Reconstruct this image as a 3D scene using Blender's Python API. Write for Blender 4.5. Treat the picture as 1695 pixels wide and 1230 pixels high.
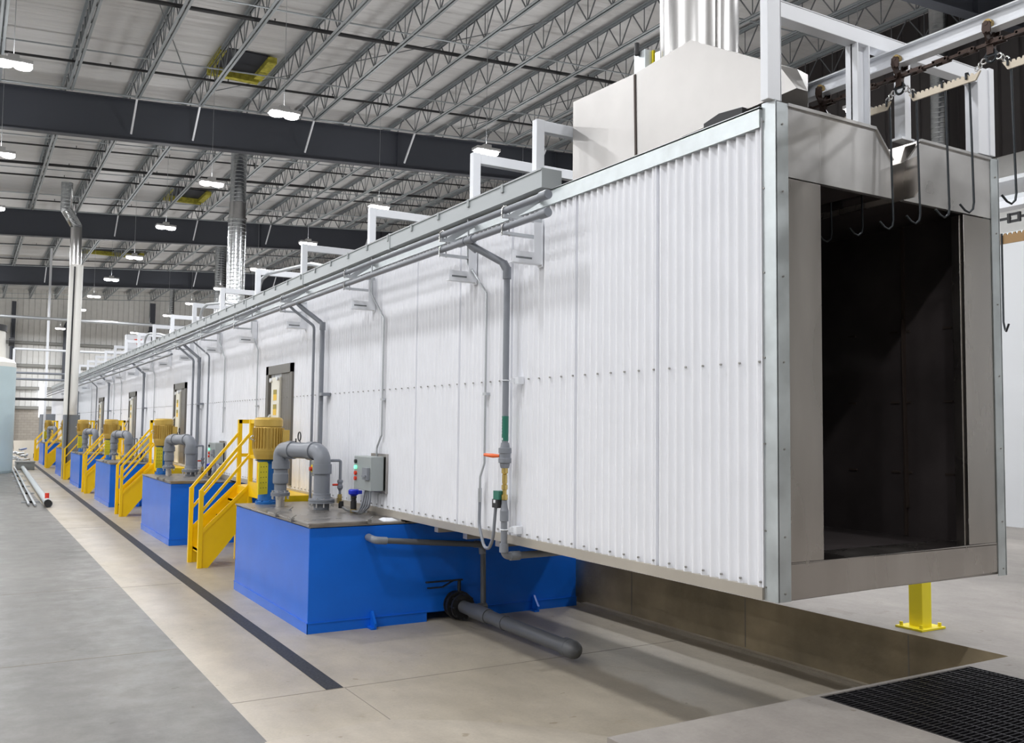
import bpy, math, random
from mathutils import Vector, Matrix
random.seed(7)
for o in list(bpy.data.objects): bpy.data.objects.remove(o)
SC = bpy.context.scene
COL = SC.collection
PI = math.pi

# ---------------------------------------------------------------- camera
F_PX, YAW, PITCH, ROLL, CAM_H = 1522.438, .53635, .0603582, .0110639, 2.06
cy_, sy_, cp_, sp_ = math.cos(YAW), math.sin(YAW), math.cos(PITCH), math.sin(PITCH)
fw = Vector((sy_*cp_, cy_*cp_, sp_)); rt = Vector((cy_, -sy_, 0)); up = rt.cross(fw)
R_ = math.cos(ROLL)*rt + math.sin(ROLL)*up
U_ = -math.sin(ROLL)*rt + math.cos(ROLL)*up
cam = bpy.data.cameras.new('camera')
cam.sensor_width = 36; cam.lens = F_PX/1695*36; cam.clip_start = .05; cam.clip_end = 400
co = bpy.data.objects.new('camera', cam); COL.objects.link(co)
co.matrix_world = Matrix(((R_.x, U_.x, -fw.x, 0), (R_.y, U_.y, -fw.y, 0), (R_.z, U_.z, -fw.z, CAM_H), (0, 0, 0, 1)))
SC.camera = co

# ---------------------------------------------------------------- world, colour, sampling
w = bpy.data.worlds.new('world'); SC.world = w; w.use_nodes = True
w.node_tree.nodes['Background'].inputs[0].default_value = (.8, .9, 1, 1)
w.node_tree.nodes['Background'].inputs[1].default_value = .25
SC.view_settings.view_transform = 'Standard'; SC.view_settings.look = 'None'
SC.view_settings.exposure = 0.0; SC.view_settings.gamma = 1; SC.view_settings.use_curve_mapping = False
SC.cycles.use_denoising = True
SC.cycles.max_bounces = 7; SC.cycles.diffuse_bounces = 4; SC.cycles.glossy_bounces = 4
SC.cycles.caustics_reflective = False; SC.cycles.caustics_refractive = False
SC.cycles.sample_clamp_indirect = 6

LAMP_W = 190          # watts of every high-bay lamp
LAMP_Z = 9.0
LAMP_X = [-20.75, -15.4, -10.1, -4.75, .55, 5.88, 11.06, 16.4]
LAMP_Y = [-1, 6, 13, 20, 27, 34, 41, 48, 55, 62, 69, 75.5]

# ---------------------------------------------------------------- materials
def mat(name, col, rough=.5, metal=0, emit=0, ecol=None, var=0, vscale=3, bump=0, bscale=20, coat=0, rvar=0, stretch=None, spec=None):
    m = bpy.data.materials.new(name); m.use_nodes = True
    nt = m.node_tree; b = nt.nodes['Principled BSDF']
    b.inputs['Base Color'].default_value = (*col, 1); b.inputs['Roughness'].default_value = rough
    b.inputs['Metallic'].default_value = metal
    if coat: b.inputs['Coat Weight'].default_value = coat; b.inputs['Coat Roughness'].default_value = .12
    if spec is not None: b.inputs['Specular IOR Level'].default_value = spec
    if emit:
        b.inputs['Emission Color'].default_value = (*(ecol or col), 1); b.inputs['Emission Strength'].default_value = emit
    if var or bump or rvar:
        tc = nt.nodes.new('ShaderNodeTexCoord'); mp = nt.nodes.new('ShaderNodeMapping')
        nt.links.new(tc.outputs['Object'], mp.inputs['Vector'])
        if stretch: mp.inputs['Scale'].default_value = stretch
        n = nt.nodes.new('ShaderNodeTexNoise'); n.inputs['Scale'].default_value = vscale; n.inputs['Detail'].default_value = 6
        nt.links.new(mp.outputs[0], n.inputs['Vector'])
        if var:
            r = nt.nodes.new('ShaderNodeValToRGB')
            r.color_ramp.elements[0].position = .32; r.color_ramp.elements[1].position = .68
            r.color_ramp.elements[0].color = (*[c*(1-var) for c in col], 1)
            r.color_ramp.elements[1].color = (*[min(1, c*(1+var)) for c in col], 1)
            nt.links.new(n.outputs[0], r.inputs[0]); nt.links.new(r.outputs[0], b.inputs['Base Color'])
        if rvar:
            r = nt.nodes.new('ShaderNodeMapRange'); r.inputs[1].default_value = .3; r.inputs[2].default_value = .7
            r.inputs[3].default_value = max(.02, rough-rvar); r.inputs[4].default_value = rough+rvar
            nt.links.new(n.outputs[0], r.inputs[0]); nt.links.new(r.outputs[0], b.inputs['Roughness'])
        if bump:
            n2 = nt.nodes.new('ShaderNodeTexNoise'); n2.inputs['Scale'].default_value = bscale; n2.inputs['Detail'].default_value = 4
            nt.links.new(mp.outputs[0], n2.inputs['Vector'])
            bp = nt.nodes.new('ShaderNodeBump'); bp.inputs['Strength'].default_value = bump; bp.inputs['Distance'].default_value = .05 if bump < .9 else .11
            nt.links.new(n2.outputs[0], bp.inputs['Height']); nt.links.new(bp.outputs[0], b.inputs['Normal'])
    return m

M = dict(
 slab=mat('beige_concrete', (.36, .325, .27), .42, var=.13, vscale=.9, bump=.05, bscale=14, rvar=.1),
 aisle=mat('grey_polished_concrete', (.15, .144, .133), .46, spec=.35, var=.12, vscale=1.1, bump=.03, bscale=9, rvar=.04),
 upper=mat('grey_concrete', (.26, .24, .22), .5, var=.16, vscale=2.2, bump=.06, bscale=25),
 ramp=mat('pale_ramp_concrete', (.45, .41, .35), .5, var=.08, vscale=2),
 curb=mat('stained_concrete', (.38, .31, .20), .75, var=.34, vscale=1.3, bump=.12, bscale=12),
 joint=mat('floor_joint', (.24, .215, .18), .7),
 drain=mat('drain_black', (.02, .02, .022), .6, var=.9, vscale=40),
 white=mat('white_painted_steel', (.87, .88, .92), .25, var=.02),
 frame=mat('white_frame_aluminium', (.84, .86, .90), .38),
 galv=mat('galvanized_trim', (.56, .60, .61), .38, metal=.75, var=.12, vscale=5, rvar=.08),
 steel=mat('brushed_stainless', (.50, .47, .44), .27, metal=1, var=.13, vscale=2.5, stretch=(1, 1, .25), rvar=.08),
 hood=mat('hood_stainless', (.50, .485, .47), .42, metal=.9, var=.1, vscale=1.6, rvar=.06),
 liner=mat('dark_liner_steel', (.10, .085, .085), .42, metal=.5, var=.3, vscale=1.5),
 seam=mat('weld_seam', (.08, .06, .05), .6, metal=.4),
 spiral=mat('spiral_duct_metal', (.62, .64, .65), .22, metal=1, var=.1, vscale=6),
 header=mat('header_stainless', (.58, .57, .56), .33, metal=.75, var=.12, vscale=2.5, rvar=.08),
 stack=mat('polished_stack', (.62, .61, .60), .27, metal=1, var=.06, vscale=2),
 duct=mat('white_duct', (.78, .77, .73), .35),
 blue=mat('blue_paint', (.008, .145, .70), .26, var=.05, vscale=2, spec=.28),
 bluedk=mat('pump_blue', (.01, .13, .42), .35),
 lid=mat('tank_lid_steel', (.40, .375, .35), .35, metal=.8, var=.15, vscale=5, rvar=.1),
 gold=mat('gold_motor_paint', (.60, .40, .09), .36, metal=.35),
 yellow=mat('safety_yellow', (.93, .60, .0), .38),
 guard=mat('guard_yellow', (.95, .80, .02), .4),
 pvc=mat('grey_pvc', (.225, .24, .27), .36),
 pvcdk=mat('dark_grey_pvc', (.12, .125, .135), .4),
 zinc=mat('zinc_conduit', (.52, .54, .56), .35, metal=.8),
 box=mat('grey_enclosure', (.33, .36, .36), .4),
 tray=mat('grey_wireway', (.42, .45, .46), .4),
 brass=mat('brass', (.62, .46, .16), .3, metal=.9),
 red=mat('red_plastic', (.75, .05, .02), .4),
 orange=mat('orange_plastic', (.85, .16, .04), .4),
 green=mat('green_plastic', (.02, .16, .11), .4),
 greenlit=mat('green_pilot_light', (.2, .9, .5), .3, emit=1.2),
 royal=mat('royal_blue_plastic', (.01, .03, .55), .35),
 black=mat('black_rubber', (.015, .015, .017), .5),
 girder=mat('charcoal_girder_paint', (.062, .068, .085), .5),
 joist=mat('galvanized_joist', (.36, .39, .41), .45, metal=.45),
 joistdk=mat('joist_web_steel', (.20, .215, .225), .5, metal=.3),
 sprk=mat('black_pipe', (.018, .018, .02), .5),
 roof=mat('white_vinyl_insulation', (.71, .705, .70), .38, var=.06, vscale=.5, bump=1.0, bscale=1.3, stretch=(.22, 2.6, 1)),
 insul=mat('yellow_insulation', (.42, .38, .05), .8, var=.3, vscale=8),
 dark=mat('dark_opening', (.01, .012, .02), .6),
 lamp=mat('lamp_lens', (1, 1, 1), .5, emit=14, ecol=(1, .98, 1)),
 lampbody=mat('lamp_body', (.7, .7, .7), .5),
 wallw=mat('white_liner_panel', (.78, .78, .76), .45, var=.04),
 wallb=mat('brown_ribbed_panel', (.055, .048, .048), .5),
 girt=mat('girt_steel', (.30, .30, .28), .5),
 cmu=mat('concrete_block', (.40, .37, .33), .85, var=.12, vscale=2),
 bronze=mat('trolley_brown_steel', (.055, .035, .028), .42, metal=.6),
 brasslink=mat('worn_roller', (.35, .25, .1), .4, metal=.8),
 loadbar=mat('bare_load_bar', (.62, .55, .44), .4, metal=.35),
 hook=mat('dark_hook_steel', (.03, .035, .04), .35, metal=.6),
 chrome=mat('chrome', (.8, .8, .8), .15, metal=1),
 doorw=mat('cream_door', (.82, .80, .70), .4),
 doorfr=mat('door_frame_steel', (.17, .16, .145), .4, metal=.5),
 sticker=mat('yellow_sticker', (.85, .55, .05), .5),
 stickdk=mat('olive_sticker', (.38, .30, .04), .5),
 poly=mat('pale_polyethylene', (.50, .61, .63), .45, var=.05, vscale=1),
 polytop=mat('cream_polyethylene', (.78, .76, .70), .45),
 grate=mat('dark_bar_grating', (.035, .033, .038), .42, metal=.7),
 pit=mat('pit_black', (.008, .008, .01), .9),
 cab=mat('grey_cabinet', (.20, .22, .25), .5),
 board=mat('pale_board', (.62, .57, .48), .6),
 booth=mat('pale_booth_panel', (.66, .68, .70), .3),
 bolt=mat('bolt_steel', (.35, .34, .32), .35, metal=.9),
)

def concrete(m, lo, hi, stain, streak=(1, 1, 1)):
    nt = m.node_tree; b = nt.nodes['Principled BSDF']; L = nt.links.new
    tc = nt.nodes.new('ShaderNodeTexCoord')
    def noise(sc, det, st=(1, 1, 1), dist=0):
        mp = nt.nodes.new('ShaderNodeMapping'); mp.inputs['Scale'].default_value = st; L(tc.outputs['Object'], mp.inputs[0])
        n = nt.nodes.new('ShaderNodeTexNoise'); n.inputs['Scale'].default_value = sc; n.inputs['Detail'].default_value = det
        n.inputs['Roughness'].default_value = .65; n.inputs['Distortion'].default_value = dist; L(mp.outputs[0], n.inputs['Vector']); return n.outputs[0]
    def ramp(f, p0, p1, c0, c1):
        r = nt.nodes.new('ShaderNodeValToRGB'); e = r.color_ramp.elements
        e[0].position = p0; e[1].position = p1; e[0].color = (*c0, 1); e[1].color = (*c1, 1); L(f, r.inputs[0]); return r.outputs[0]
    def mul(a, c, f=1):
        x = nt.nodes.new('ShaderNodeMix'); x.data_type = 'RGBA'; x.blend_type = 'MULTIPLY'; x.inputs[0].default_value = f
        L(a, x.inputs[6]); L(c, x.inputs[7]); return x.outputs[2]
    base = ramp(noise(.8, 8, streak, .6), .3, .7, lo, hi)
    c = mul(base, ramp(noise(5, 6, (1, .5, 1)), .35, .65, (.86,)*3, (1.0,)*3))
    c = mul(c, ramp(noise(2.2, 5, (1, 1, 1), 1.2), .62, .72, (1,)*3, stain))
    c = mul(c, ramp(noise(45, 3), .3, .6, (.9,)*3, (1,)*3))
    c = mul(c, ramp(noise(7, 2, (1, 1, 1), 0), .70, .73, (1,)*3, (.72, .68, .62)))
    L(c, b.inputs['Base Color'])
concrete(M['slab'], (.40, .35, .275), (.50, .44, .35), (.88, .84, .78))
concrete(M['aisle'], (.115, .11, .10), (.17, .16, .145), (.86, .85, .84), (1.3, .5, 1))
def polish(m, r0, r1):
    nt = m.node_tree; b = nt.nodes['Principled BSDF']; tc = nt.nodes.new('ShaderNodeTexCoord')
    n = nt.nodes.new('ShaderNodeTexNoise'); n.inputs['Scale'].default_value = 2.6; n.inputs['Detail'].default_value = 7; n.inputs['Roughness'].default_value = .7
    nt.links.new(tc.outputs['Object'], n.inputs['Vector'])
    r = nt.nodes.new('ShaderNodeMapRange'); r.inputs[1].default_value = .42; r.inputs[2].default_value = .68; r.inputs[3].default_value = r0; r.inputs[4].default_value = r1
    nt.links.new(n.outputs[0], r.inputs[0]); nt.links.new(r.outputs[0], b.inputs['Roughness'])
polish(M['aisle'], .44, .31)
concrete(M['upper'], (.26, .235, .215), (.36, .33, .30), (.8, .77, .74))
concrete(M['ramp'], (.45, .395, .32), (.52, .465, .38), (.93, .92, .9), (2, .6, 1))

# ribbed panels: bump from a bevelled repeating profile
def add_ribs(m, axis, pitch, w=.12, depth=.03):
    nt = m.node_tree; b = nt.nodes['Principled BSDF']
    tc = nt.nodes.new('ShaderNodeTexCoord'); sx = nt.nodes.new('ShaderNodeSeparateXYZ')
    nt.links.new(tc.outputs['Object'], sx.inputs[0])
    d = nt.nodes.new('ShaderNodeMath'); d.operation = 'DIVIDE'; d.inputs[1].default_value = pitch
    nt.links.new(sx.outputs[axis], d.inputs[0])
    f = nt.nodes.new('ShaderNodeMath'); f.operation = 'FRACT'; nt.links.new(d.outputs[0], f.inputs[0])
    mr = nt.nodes.new('ShaderNodeValToRGB')
    e = mr.color_ramp.elements; e[0].position = 0; e[0].color = (0, 0, 0, 1); e[1].position = w; e[1].color = (1, 1, 1, 1)
    x = e.new(1-w); x.color = (1, 1, 1, 1); x = e.new(1.0); x.color = (0, 0, 0, 1)
    nt.links.new(f.outputs[0], mr.inputs[0])
    bp = nt.nodes.new('ShaderNodeBump'); bp.inputs['Strength'].default_value = 1; bp.inputs['Distance'].default_value = depth
    nt.links.new(mr.outputs[0], bp.inputs['Height']); nt.links.new(bp.outputs[0], b.inputs['Normal'])
add_ribs(M['wallw'], 0, .40, .08, .03)
add_ribs(M['wallb'], 1, .55, .08, .04)
add_ribs(M['spiral'], 2, .13, .12, .0022)

def bricks(m):
    nt = m.node_tree; b = nt.nodes['Principled BSDF']
    tc = nt.nodes.new('ShaderNodeTexCoord'); mp = nt.nodes.new('ShaderNodeMapping'); mp.inputs['Rotation'].default_value = (PI/2, 0, 0)
    nt.links.new(tc.outputs['Object'], mp.inputs[0])
    k = nt.nodes.new('ShaderNodeTexBrick'); k.inputs['Scale'].default_value = 1
    k.inputs['Brick Width'].default_value = .4; k.inputs['Row Height'].default_value = .2; k.inputs['Mortar Size'].default_value = .012
    k.inputs['Color1'].default_value = (.42, .385, .34, 1); k.inputs['Color2'].default_value = (.37, .34, .30, 1); k.inputs['Mortar'].default_value = (.3, .28, .25, 1)
    nt.links.new(mp.outputs[0], k.inputs['Vector']); nt.links.new(k.outputs[0], b.inputs['Base Color'])
bricks(M['cmu'])

# ---------------------------------------------------------------- mesh builder
def Dx(y): return .0085*max(0., y-9)      # the line of tanks and the washer run very slightly off the floor axis

class MB:
    def __init__(s): s.v = []; s.f = []; s.sm = []; s.mi = []; s.mats = []
    def _m(s, m):
        if m is None: return 0
        if m not in s.mats: s.mats.append(m)
        return s.mats.index(m)
    def add(s, vs, fs, smooth=False, m=None):
        k = len(s.v); s.v += [tuple(p) for p in vs]; i = s._m(m)
        for f in fs: s.f.append([k+a for a in f]); s.sm.append(smooth); s.mi.append(i)
        return s
    def box(s, a, b, m=None):
        x0, y0, z0 = a; x1, y1, z1 = b
        if x0 > x1: x0, x1 = x1, x0
        if y0 > y1: y0, y1 = y1, y0
        if z0 > z1: z0, z1 = z1, z0
        return s.add([(x0,y0,z0),(x1,y0,z0),(x1,y1,z0),(x0,y1,z0),(x0,y0,z1),(x1,y0,z1),(x1,y1,z1),(x0,y1,z1)],
            [(0,3,2,1),(4,5,6,7),(0,1,5,4),(1,2,6,5),(2,3,7,6),(3,0,4,7)], False, m)
    def bar(s, p, q, wid, ht, upv=(0,0,1), m=None):
        p = Vector(p); q = Vector(q); d = (q-p).normalized(); u = Vector(upv)
        a = d.cross(u)
        if a.length < 1e-5: a = d.cross(Vector((1,0,0)))
        a.normalize(); b = a.cross(d).normalized()
        vs = [e + a*sx*wid/2 + b*sz*ht/2 for e in (p, q) for sx, sz in ((-1,-1),(1,-1),(1,1),(-1,1))]
        return s.add(vs, [(3,2,1,0),(4,5,6,7),(0,1,5,4),(1,2,6,5),(2,3,7,6),(3,0,4,7)], False, m)
    def prism(s, poly, axis, a, b, m=None):
        # poly in the two remaining axes (in x,y,z order), extruded from a to b
        def mk(u, v, t):
            return {0: (t,u,v), 1: (u,t,v), 2: (u,v,t)}[axis]
        n = len(poly); vs = [mk(u,v,a) for u,v in poly] + [mk(u,v,b) for u,v in poly]
        fs = [tuple(range(n))[::-1], tuple(range(n,2*n))] + [(i,(i+1)%n,n+(i+1)%n,n+i) for i in range(n)]
        return s.add(vs, fs, False, m)
    def tube(s, path, r, n=12, caps=True, m=None, rs=None):
        P = [Vector(p) for p in path]
        if len(P) < 2: return s
        rs = rs or [r]*len(P)
        T = []
        for i in range(len(P)):
            a = P[max(0,i-1)]; b = P[min(len(P)-1,i+1)]
            t = (b-a); T.append(t.normalized() if t.length > 1e-9 else Vector((0,0,1)))
        ref = Vector((0,0,1)) if abs(T[0].z) < .9 else Vector((1,0,0))
        N = T[0].cross(ref).normalized(); vs = []
        for i in range(len(P)):
            N = (N - T[i]*N.dot(T[i])).normalized(); B = T[i].cross(N)
            for k in range(n):
                an = 2*PI*k/n; vs.append(P[i] + (N*math.cos(an)+B*math.sin(an))*rs[i])
        fs = [(i*n+k, i*n+(k+1)%n, (i+1)*n+(k+1)%n, (i+1)*n+k) for i in range(len(P)-1) for k in range(n)]
        s.add(vs, fs, True, m)
        if caps:
            s.add(vs[:n], [tuple(range(n))[::-1]], False, m); s.add(vs[-n:], [tuple(range(n))], False, m)
        return s
    def cyl(s, p, q, r, n=16, m=None, r2=None):
        return s.tube([p, q], r, n, True, m, [r, r2 if r2 is not None else r])
    def lathe(s, c, prof, n=24, m=None, axis='z'):
        vs = []; c = Vector(c)
        for r, h in prof:
            for k in range(n):
                a = 2*PI*k/n; u, v = r*math.cos(a), r*math.sin(a)
                vs.append(c + Vector({'z': (u,v,h), 'x': (h,u,v), 'y': (v,h,u)}[axis]))
        fs = [(i*n+k, i*n+(k+1)%n, (i+1)*n+(k+1)%n, (i+1)*n+k) for i in range(len(prof)-1) for k in range(n)]
        # sharp profile: duplicate per segment
        for i in range(len(prof)-1):
            seg = vs[i*n:(i+2)*n]
            s.add(seg, [(k,(k+1)%n,n+(k+1)%n,n+k) for k in range(n)], True, m)
        if prof[0][0] > 1e-6: s.add(vs[:n], [tuple(range(n))[::-1]], False, m)
        if prof[-1][0] > 1e-6: s.add(vs[-n:], [tuple(range(n))], False, m)
        return s
    def torus(s, c, R, r, axis='x', n=20, k=8, m=None, a0=0, a1=2*PI):
        c = Vector(c); pts = []
        full = abs(a1-a0-2*PI) < 1e-6
        for i in range(n+1):
            a = a0+(a1-a0)*i/n; u, v = R*math.cos(a), R*math.sin(a)
            pts.append(c+Vector({'x': (0,u,v), 'y': (u,0,v), 'z': (u,v,0)}[axis]))
        return s.tube(pts, r, k, not full, m)
    def build(s, name, m, parent=None, bevel=0):
        me = bpy.data.meshes.new(name); me.from_pydata(s.v, [], s.f); me.update()
        base = m if not isinstance(m, str) else M[m]
        if s.mats:
            for x in s.mats: me.materials.append(M[x] if isinstance(x, str) else x)
        else: me.materials.append(base)
        me.polygons.foreach_set('use_smooth', s.sm)
        me.polygons.foreach_set('material_index', s.mi)
        o = bpy.data.objects.new(name, me); COL.objects.link(o)
        if parent is not None: o.parent = parent
        if bevel:
            b = o.modifiers.new('bevel', 'BEVEL'); b.width = bevel; b.segments = 2; b.limit_method = 'ANGLE'; b.harden_normals = False
        return o

def arc(pts, rad, seg=7):
    """round the corners of a polyline"""
    P = [Vector(p) for p in pts]; out = [P[0]]
    for i in range(1, len(P)-1):
        a = (P[i-1]-P[i]); b = (P[i+1]-P[i]); la, lb = a.length, b.length; a.normalize(); b.normalize()
        ang = a.angle(b); t = min(rad/math.tan(ang/2), la*.49, lb*.49) if ang < PI-.01 else 0
        if t == 0: out.append(P[i]); continue
        r_ = t*math.tan(ang/2); c = P[i] + (a+b).normalized()*(r_/math.sin(ang/2))
        s0 = P[i]+a*t-c; s1 = P[i]+b*t-c; th = s0.angle(s1)
        for k in range(seg+1):
            u = k/seg; out.append(c + (s0*math.sin((1-u)*th)+s1*math.sin(u*th))/math.sin(th))
    out.append(P[-1]); return out

def empty(name, label, cat, loc=(0,0,0), group=None):
    o = bpy.data.objects.new(name, None); COL.objects.link(o); o.location = loc; o.empty_display_size = .1
    return tag(o, label, cat, group)
def tag(o, label, cat, group=None, kind=None):
    o['label'] = label; o['category'] = cat
    if group: o['group'] = group
    if kind: o['kind'] = kind
    return o
def struct(name, mb, m, label=None, cat=None):
    o = mb.build(name, m); o['kind'] = 'structure'
    if label: o['label'] = label
    if cat: o['category'] = cat
    return o
KIDS = {}
def children(o): return [c for c in bpy.data.objects if c.parent == o]
def copy_tree(o, loc=None, label=None, group=None, kids=None):
    c = o.copy(); COL.objects.link(c)
    if loc is not None: c.location = loc
    if label: c['label'] = label
    if group: c['group'] = group
    for ch in (kids if kids is not None else children(o)):
        d = ch.copy(); COL.objects.link(d); d.parent = c
        for g in children(ch):
            e = g.copy(); COL.objects.link(e); e.parent = d
    return c
NTH = ['nearest', 'second', 'third', 'fourth', 'fifth', 'sixth', 'seventh', 'eighth', 'ninth', 'tenth', 'eleventh', 'twelfth',
       'thirteenth', 'fourteenth', 'fifteenth', 'sixteenth', 'seventeenth', 'eighteenth', 'nineteenth', 'twentieth']
ORD = ['first'] + NTH[1:]

# ================================================================ BUILDING SHELL
XL, XR, YN, YF = -24., 22., -12., 80.
ZUP = .5
def roofz(x): return 12.05+.06*x
def flat(poly, z, m='x'): pass
b = MB(); b.box((1.78, 3, -.2), (XR, YF, 0)); struct('floor', b, 'slab', 'beige concrete slab under the washer line, with saw-cut joints', 'floor')
b = MB(); b.box((XL, YN, -.2), (1.78, YF, .0)); struct('floor_aisle', b, 'aisle', 'polished grey concrete aisle at the left', 'floor')
# raised floor: right of the curb and in front of the pit
b = MB(); b.box((7.2, 3.83, .001), (XR, YF, ZUP)); b.box((2.86, YN, .001), (5.0-.62, 3.83, ZUP))
b.box((4.38, YN, .001), (XR, 2.2, ZUP)); b.box((5.84, 2.2, .001), (XR, 3.83, ZUP)); b.box((4.38, 3.80, .001), (5.84, 3.83, ZUP))
b.box((4.38, 2.2, .001), (5.84, 3.80, .2), 'pit') if False else None
struct('floor_upper', b, 'upper', 'raised grey concrete floor in front of and beyond the pit', 'floor')
b = MB(); b.add([(6.34, 3.83, 0), (7.2, 3.83, 0), (7.2, YF-.1, 0), (6.34+Dx(YF), YF-.1, 0), (6.34, 9, 0), (6.34, 3.83, ZUP), (7.2, 3.83, ZUP), (7.2, YF-.1, ZUP), (6.34+Dx(YF), YF-.1, ZUP), (6.34, 9, ZUP)], [(4,3,2,1,0), (5,6,7,8,9), (0,1,6,5), (1,2,7,6), (2,3,8,7), (3,4,9,8), (4,0,5,9)])
b.box((6.26, 3.83, 0), (6.34, 8.9, .03), 'slab')
for y in (4.62, 6.35, 8.05, 9.9):
    b.box((6.337, y, .04), (6.341, y+.012, ZUP-.01), 'joint')
b.mats = ['curb', 'joint', 'upper', 'slab']; b.mi = [0, 2]+[0]*5 + [3]*6 + [1]*(len(b.mi)-13)
struct('wall_curb', b, 'curb', 'brown stained concrete curb wall beside the recessed floor', 'wall')
# ramp rising towards the camera at the left of the raised floor
b = MB()
cr = [(1.76, 6.05), (2.07, 6.08), (2.35, 6.10), (2.66, 6.09), (3.02, 5.88), (3.35, 5.62), (3.62, 5.30), (3.86, 4.94)]
fr = [(1.80+.15*i, -2.0) for i in range(8)]
b.add([(x, y, .002) for x, y in cr]+[(x, y, .5) for x, y in fr], [(i, 8+i, 9+i, 1+i) for i in range(7)], True)
b.add([(x, y, .5) for x, y in fr]+[(2.86, -6, .5), (1.8, -6, .5)], [(0, 9, 8, 7, 6, 5, 4, 3, 2, 1)])
b.add([(1.76, 6.05, .002), (1.80, -2, .5), (1.8, -2, 0), (1.8, -6, .5), (1.8, -6, 0)], [(0, 1, 2), (1, 3, 4, 2)])
struct('floor_ramp', b, 'ramp', 'pale concrete ramp up to the raised floor', 'floor')
b = MB()
b.box((1.78, 6.99, 0), (6.2, 7.0, .0015)); b.box((2.655, 6.08, 0), (2.662, 6.99, .0015))
for y in (12.5, 19.9, 27.4, 35): b.box((1.78, y, 0), (2.5, y+.012, .0015))
b.box((-6, 12.6, 0), (1.78, 12.612, .0015)); b.box((-6, 8.9, 0), (1.78, 8.912, .0015))
struct('floor_joint', b, 'joint', 'thin saw-cut joints in the slab', 'joint')
# ceiling and walls
b = MB(); b.add([(XL, YN, roofz(XL)), (XR, YN, roofz(XR)), (XR, YF, roofz(XR)), (XL, YF, roofz(XL)),
                 (XL, YN, roofz(XL)+.2), (XR, YN, roofz(XR)+.2), (XR, YF, roofz(XR)+.2), (XL, YF, roofz(XL)+.2)],
                [(0,1,2,3), (7,6,5,4), (0,4,5,1), (1,5,6,2), (2,6,7,3), (3,7,4,0)])
struct('ceiling', b, 'roof', 'white vinyl faced roof insulation sloping up to the right', 'ceiling')
b = MB(); b.box((XL-.2, YF, 3.2), (XR+.2, YF+.2, 14)); struct('wall_back', b, 'wallw', 'pale ribbed metal end wall', 'wall')
b = MB(); b.box((XL-.2, YF-.04, 0), (XR+.2, YF+.2, 3.2)); struct('wall_back_base', b, 'cmu', 'concrete block base of the end wall', 'wall')
b = MB(); b.box((XR, YN, 0), (XR+.2, YF, 8.94)); struct('wall_right_lower', b, 'wallw')
b = MB(); b.box((XR-.03, YN, 8.94), (XR+.2, YF, 14)); struct('wall_right', b, 'wallb', 'dark brown ribbed metal wall high at the right', 'wall')
b = MB(); b.box((XL-.2, YN, 0), (XL, YF, 14)); struct('wall_left', b, 'wallw')
b = MB(); b.box((XL-.2, YN-.2, 0), (XR+.2, YN, 14)); struct('wall_front', b, 'wallw')
# girts and columns of the end wall
for i, z in enumerate((8.25, 6.5, 4.75, 3.25)):
    b = MB(); b.box((XL, YF-.2, z-.02), (XR, YF, z+.0)); b.box((XL, YF-.2, z-.22), (XR, YF-.17, z)); b.box((XL, YF-.2, z-.24), (XR, YF-.1, z-.2))
    o = struct('trim_%d' % (i+1), b, 'girt')
for i, (x, wd) in enumerate(((2.95, .3), (6.75, .62), (12.9, .45))):
    b = MB()
    b.box((x-wd/2, YF-.75, 0), (x+wd/2, YF-.71, roofz(x)-1.0 if i != 1 else 9.6)); b.box((x-wd/2, YF-.29, 0), (x+wd/2, YF-.25, 9.6))
    b.box((x-.02, YF-.75, 0), (x+.02, YF-.25, 9.6))
    if i == 1: b.prism([(x-wd/2, 9.6), (x+wd/2, 9.6), (x+wd/2+.2, 10.9), (x+.1, 10.5)], 1, YF-.75, YF-.25)
    o = b.build('steel_column', 'girder')
    tag(o, ['dark slim steel column on the end wall, behind the pale storage tank', 'broad dark steel column on the end wall, left of the white duct', 'dark steel column on the end wall, right of the white duct'][i], 'column', 'end wall columns')
b = MB(); b.box((4.95, YF-.3, 2.4), (5.35, YF-.05, 4.95)); o = b.build('wall_white_panel_1', mat('glowing_white_panel', (.9, .93, 1), .3, emit=1.3)); o['kind'] = 'structure'  # white panel on the end wall; brightness put in as emission, no daylight behind
for z in (3.2, 4.0): pass

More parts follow.
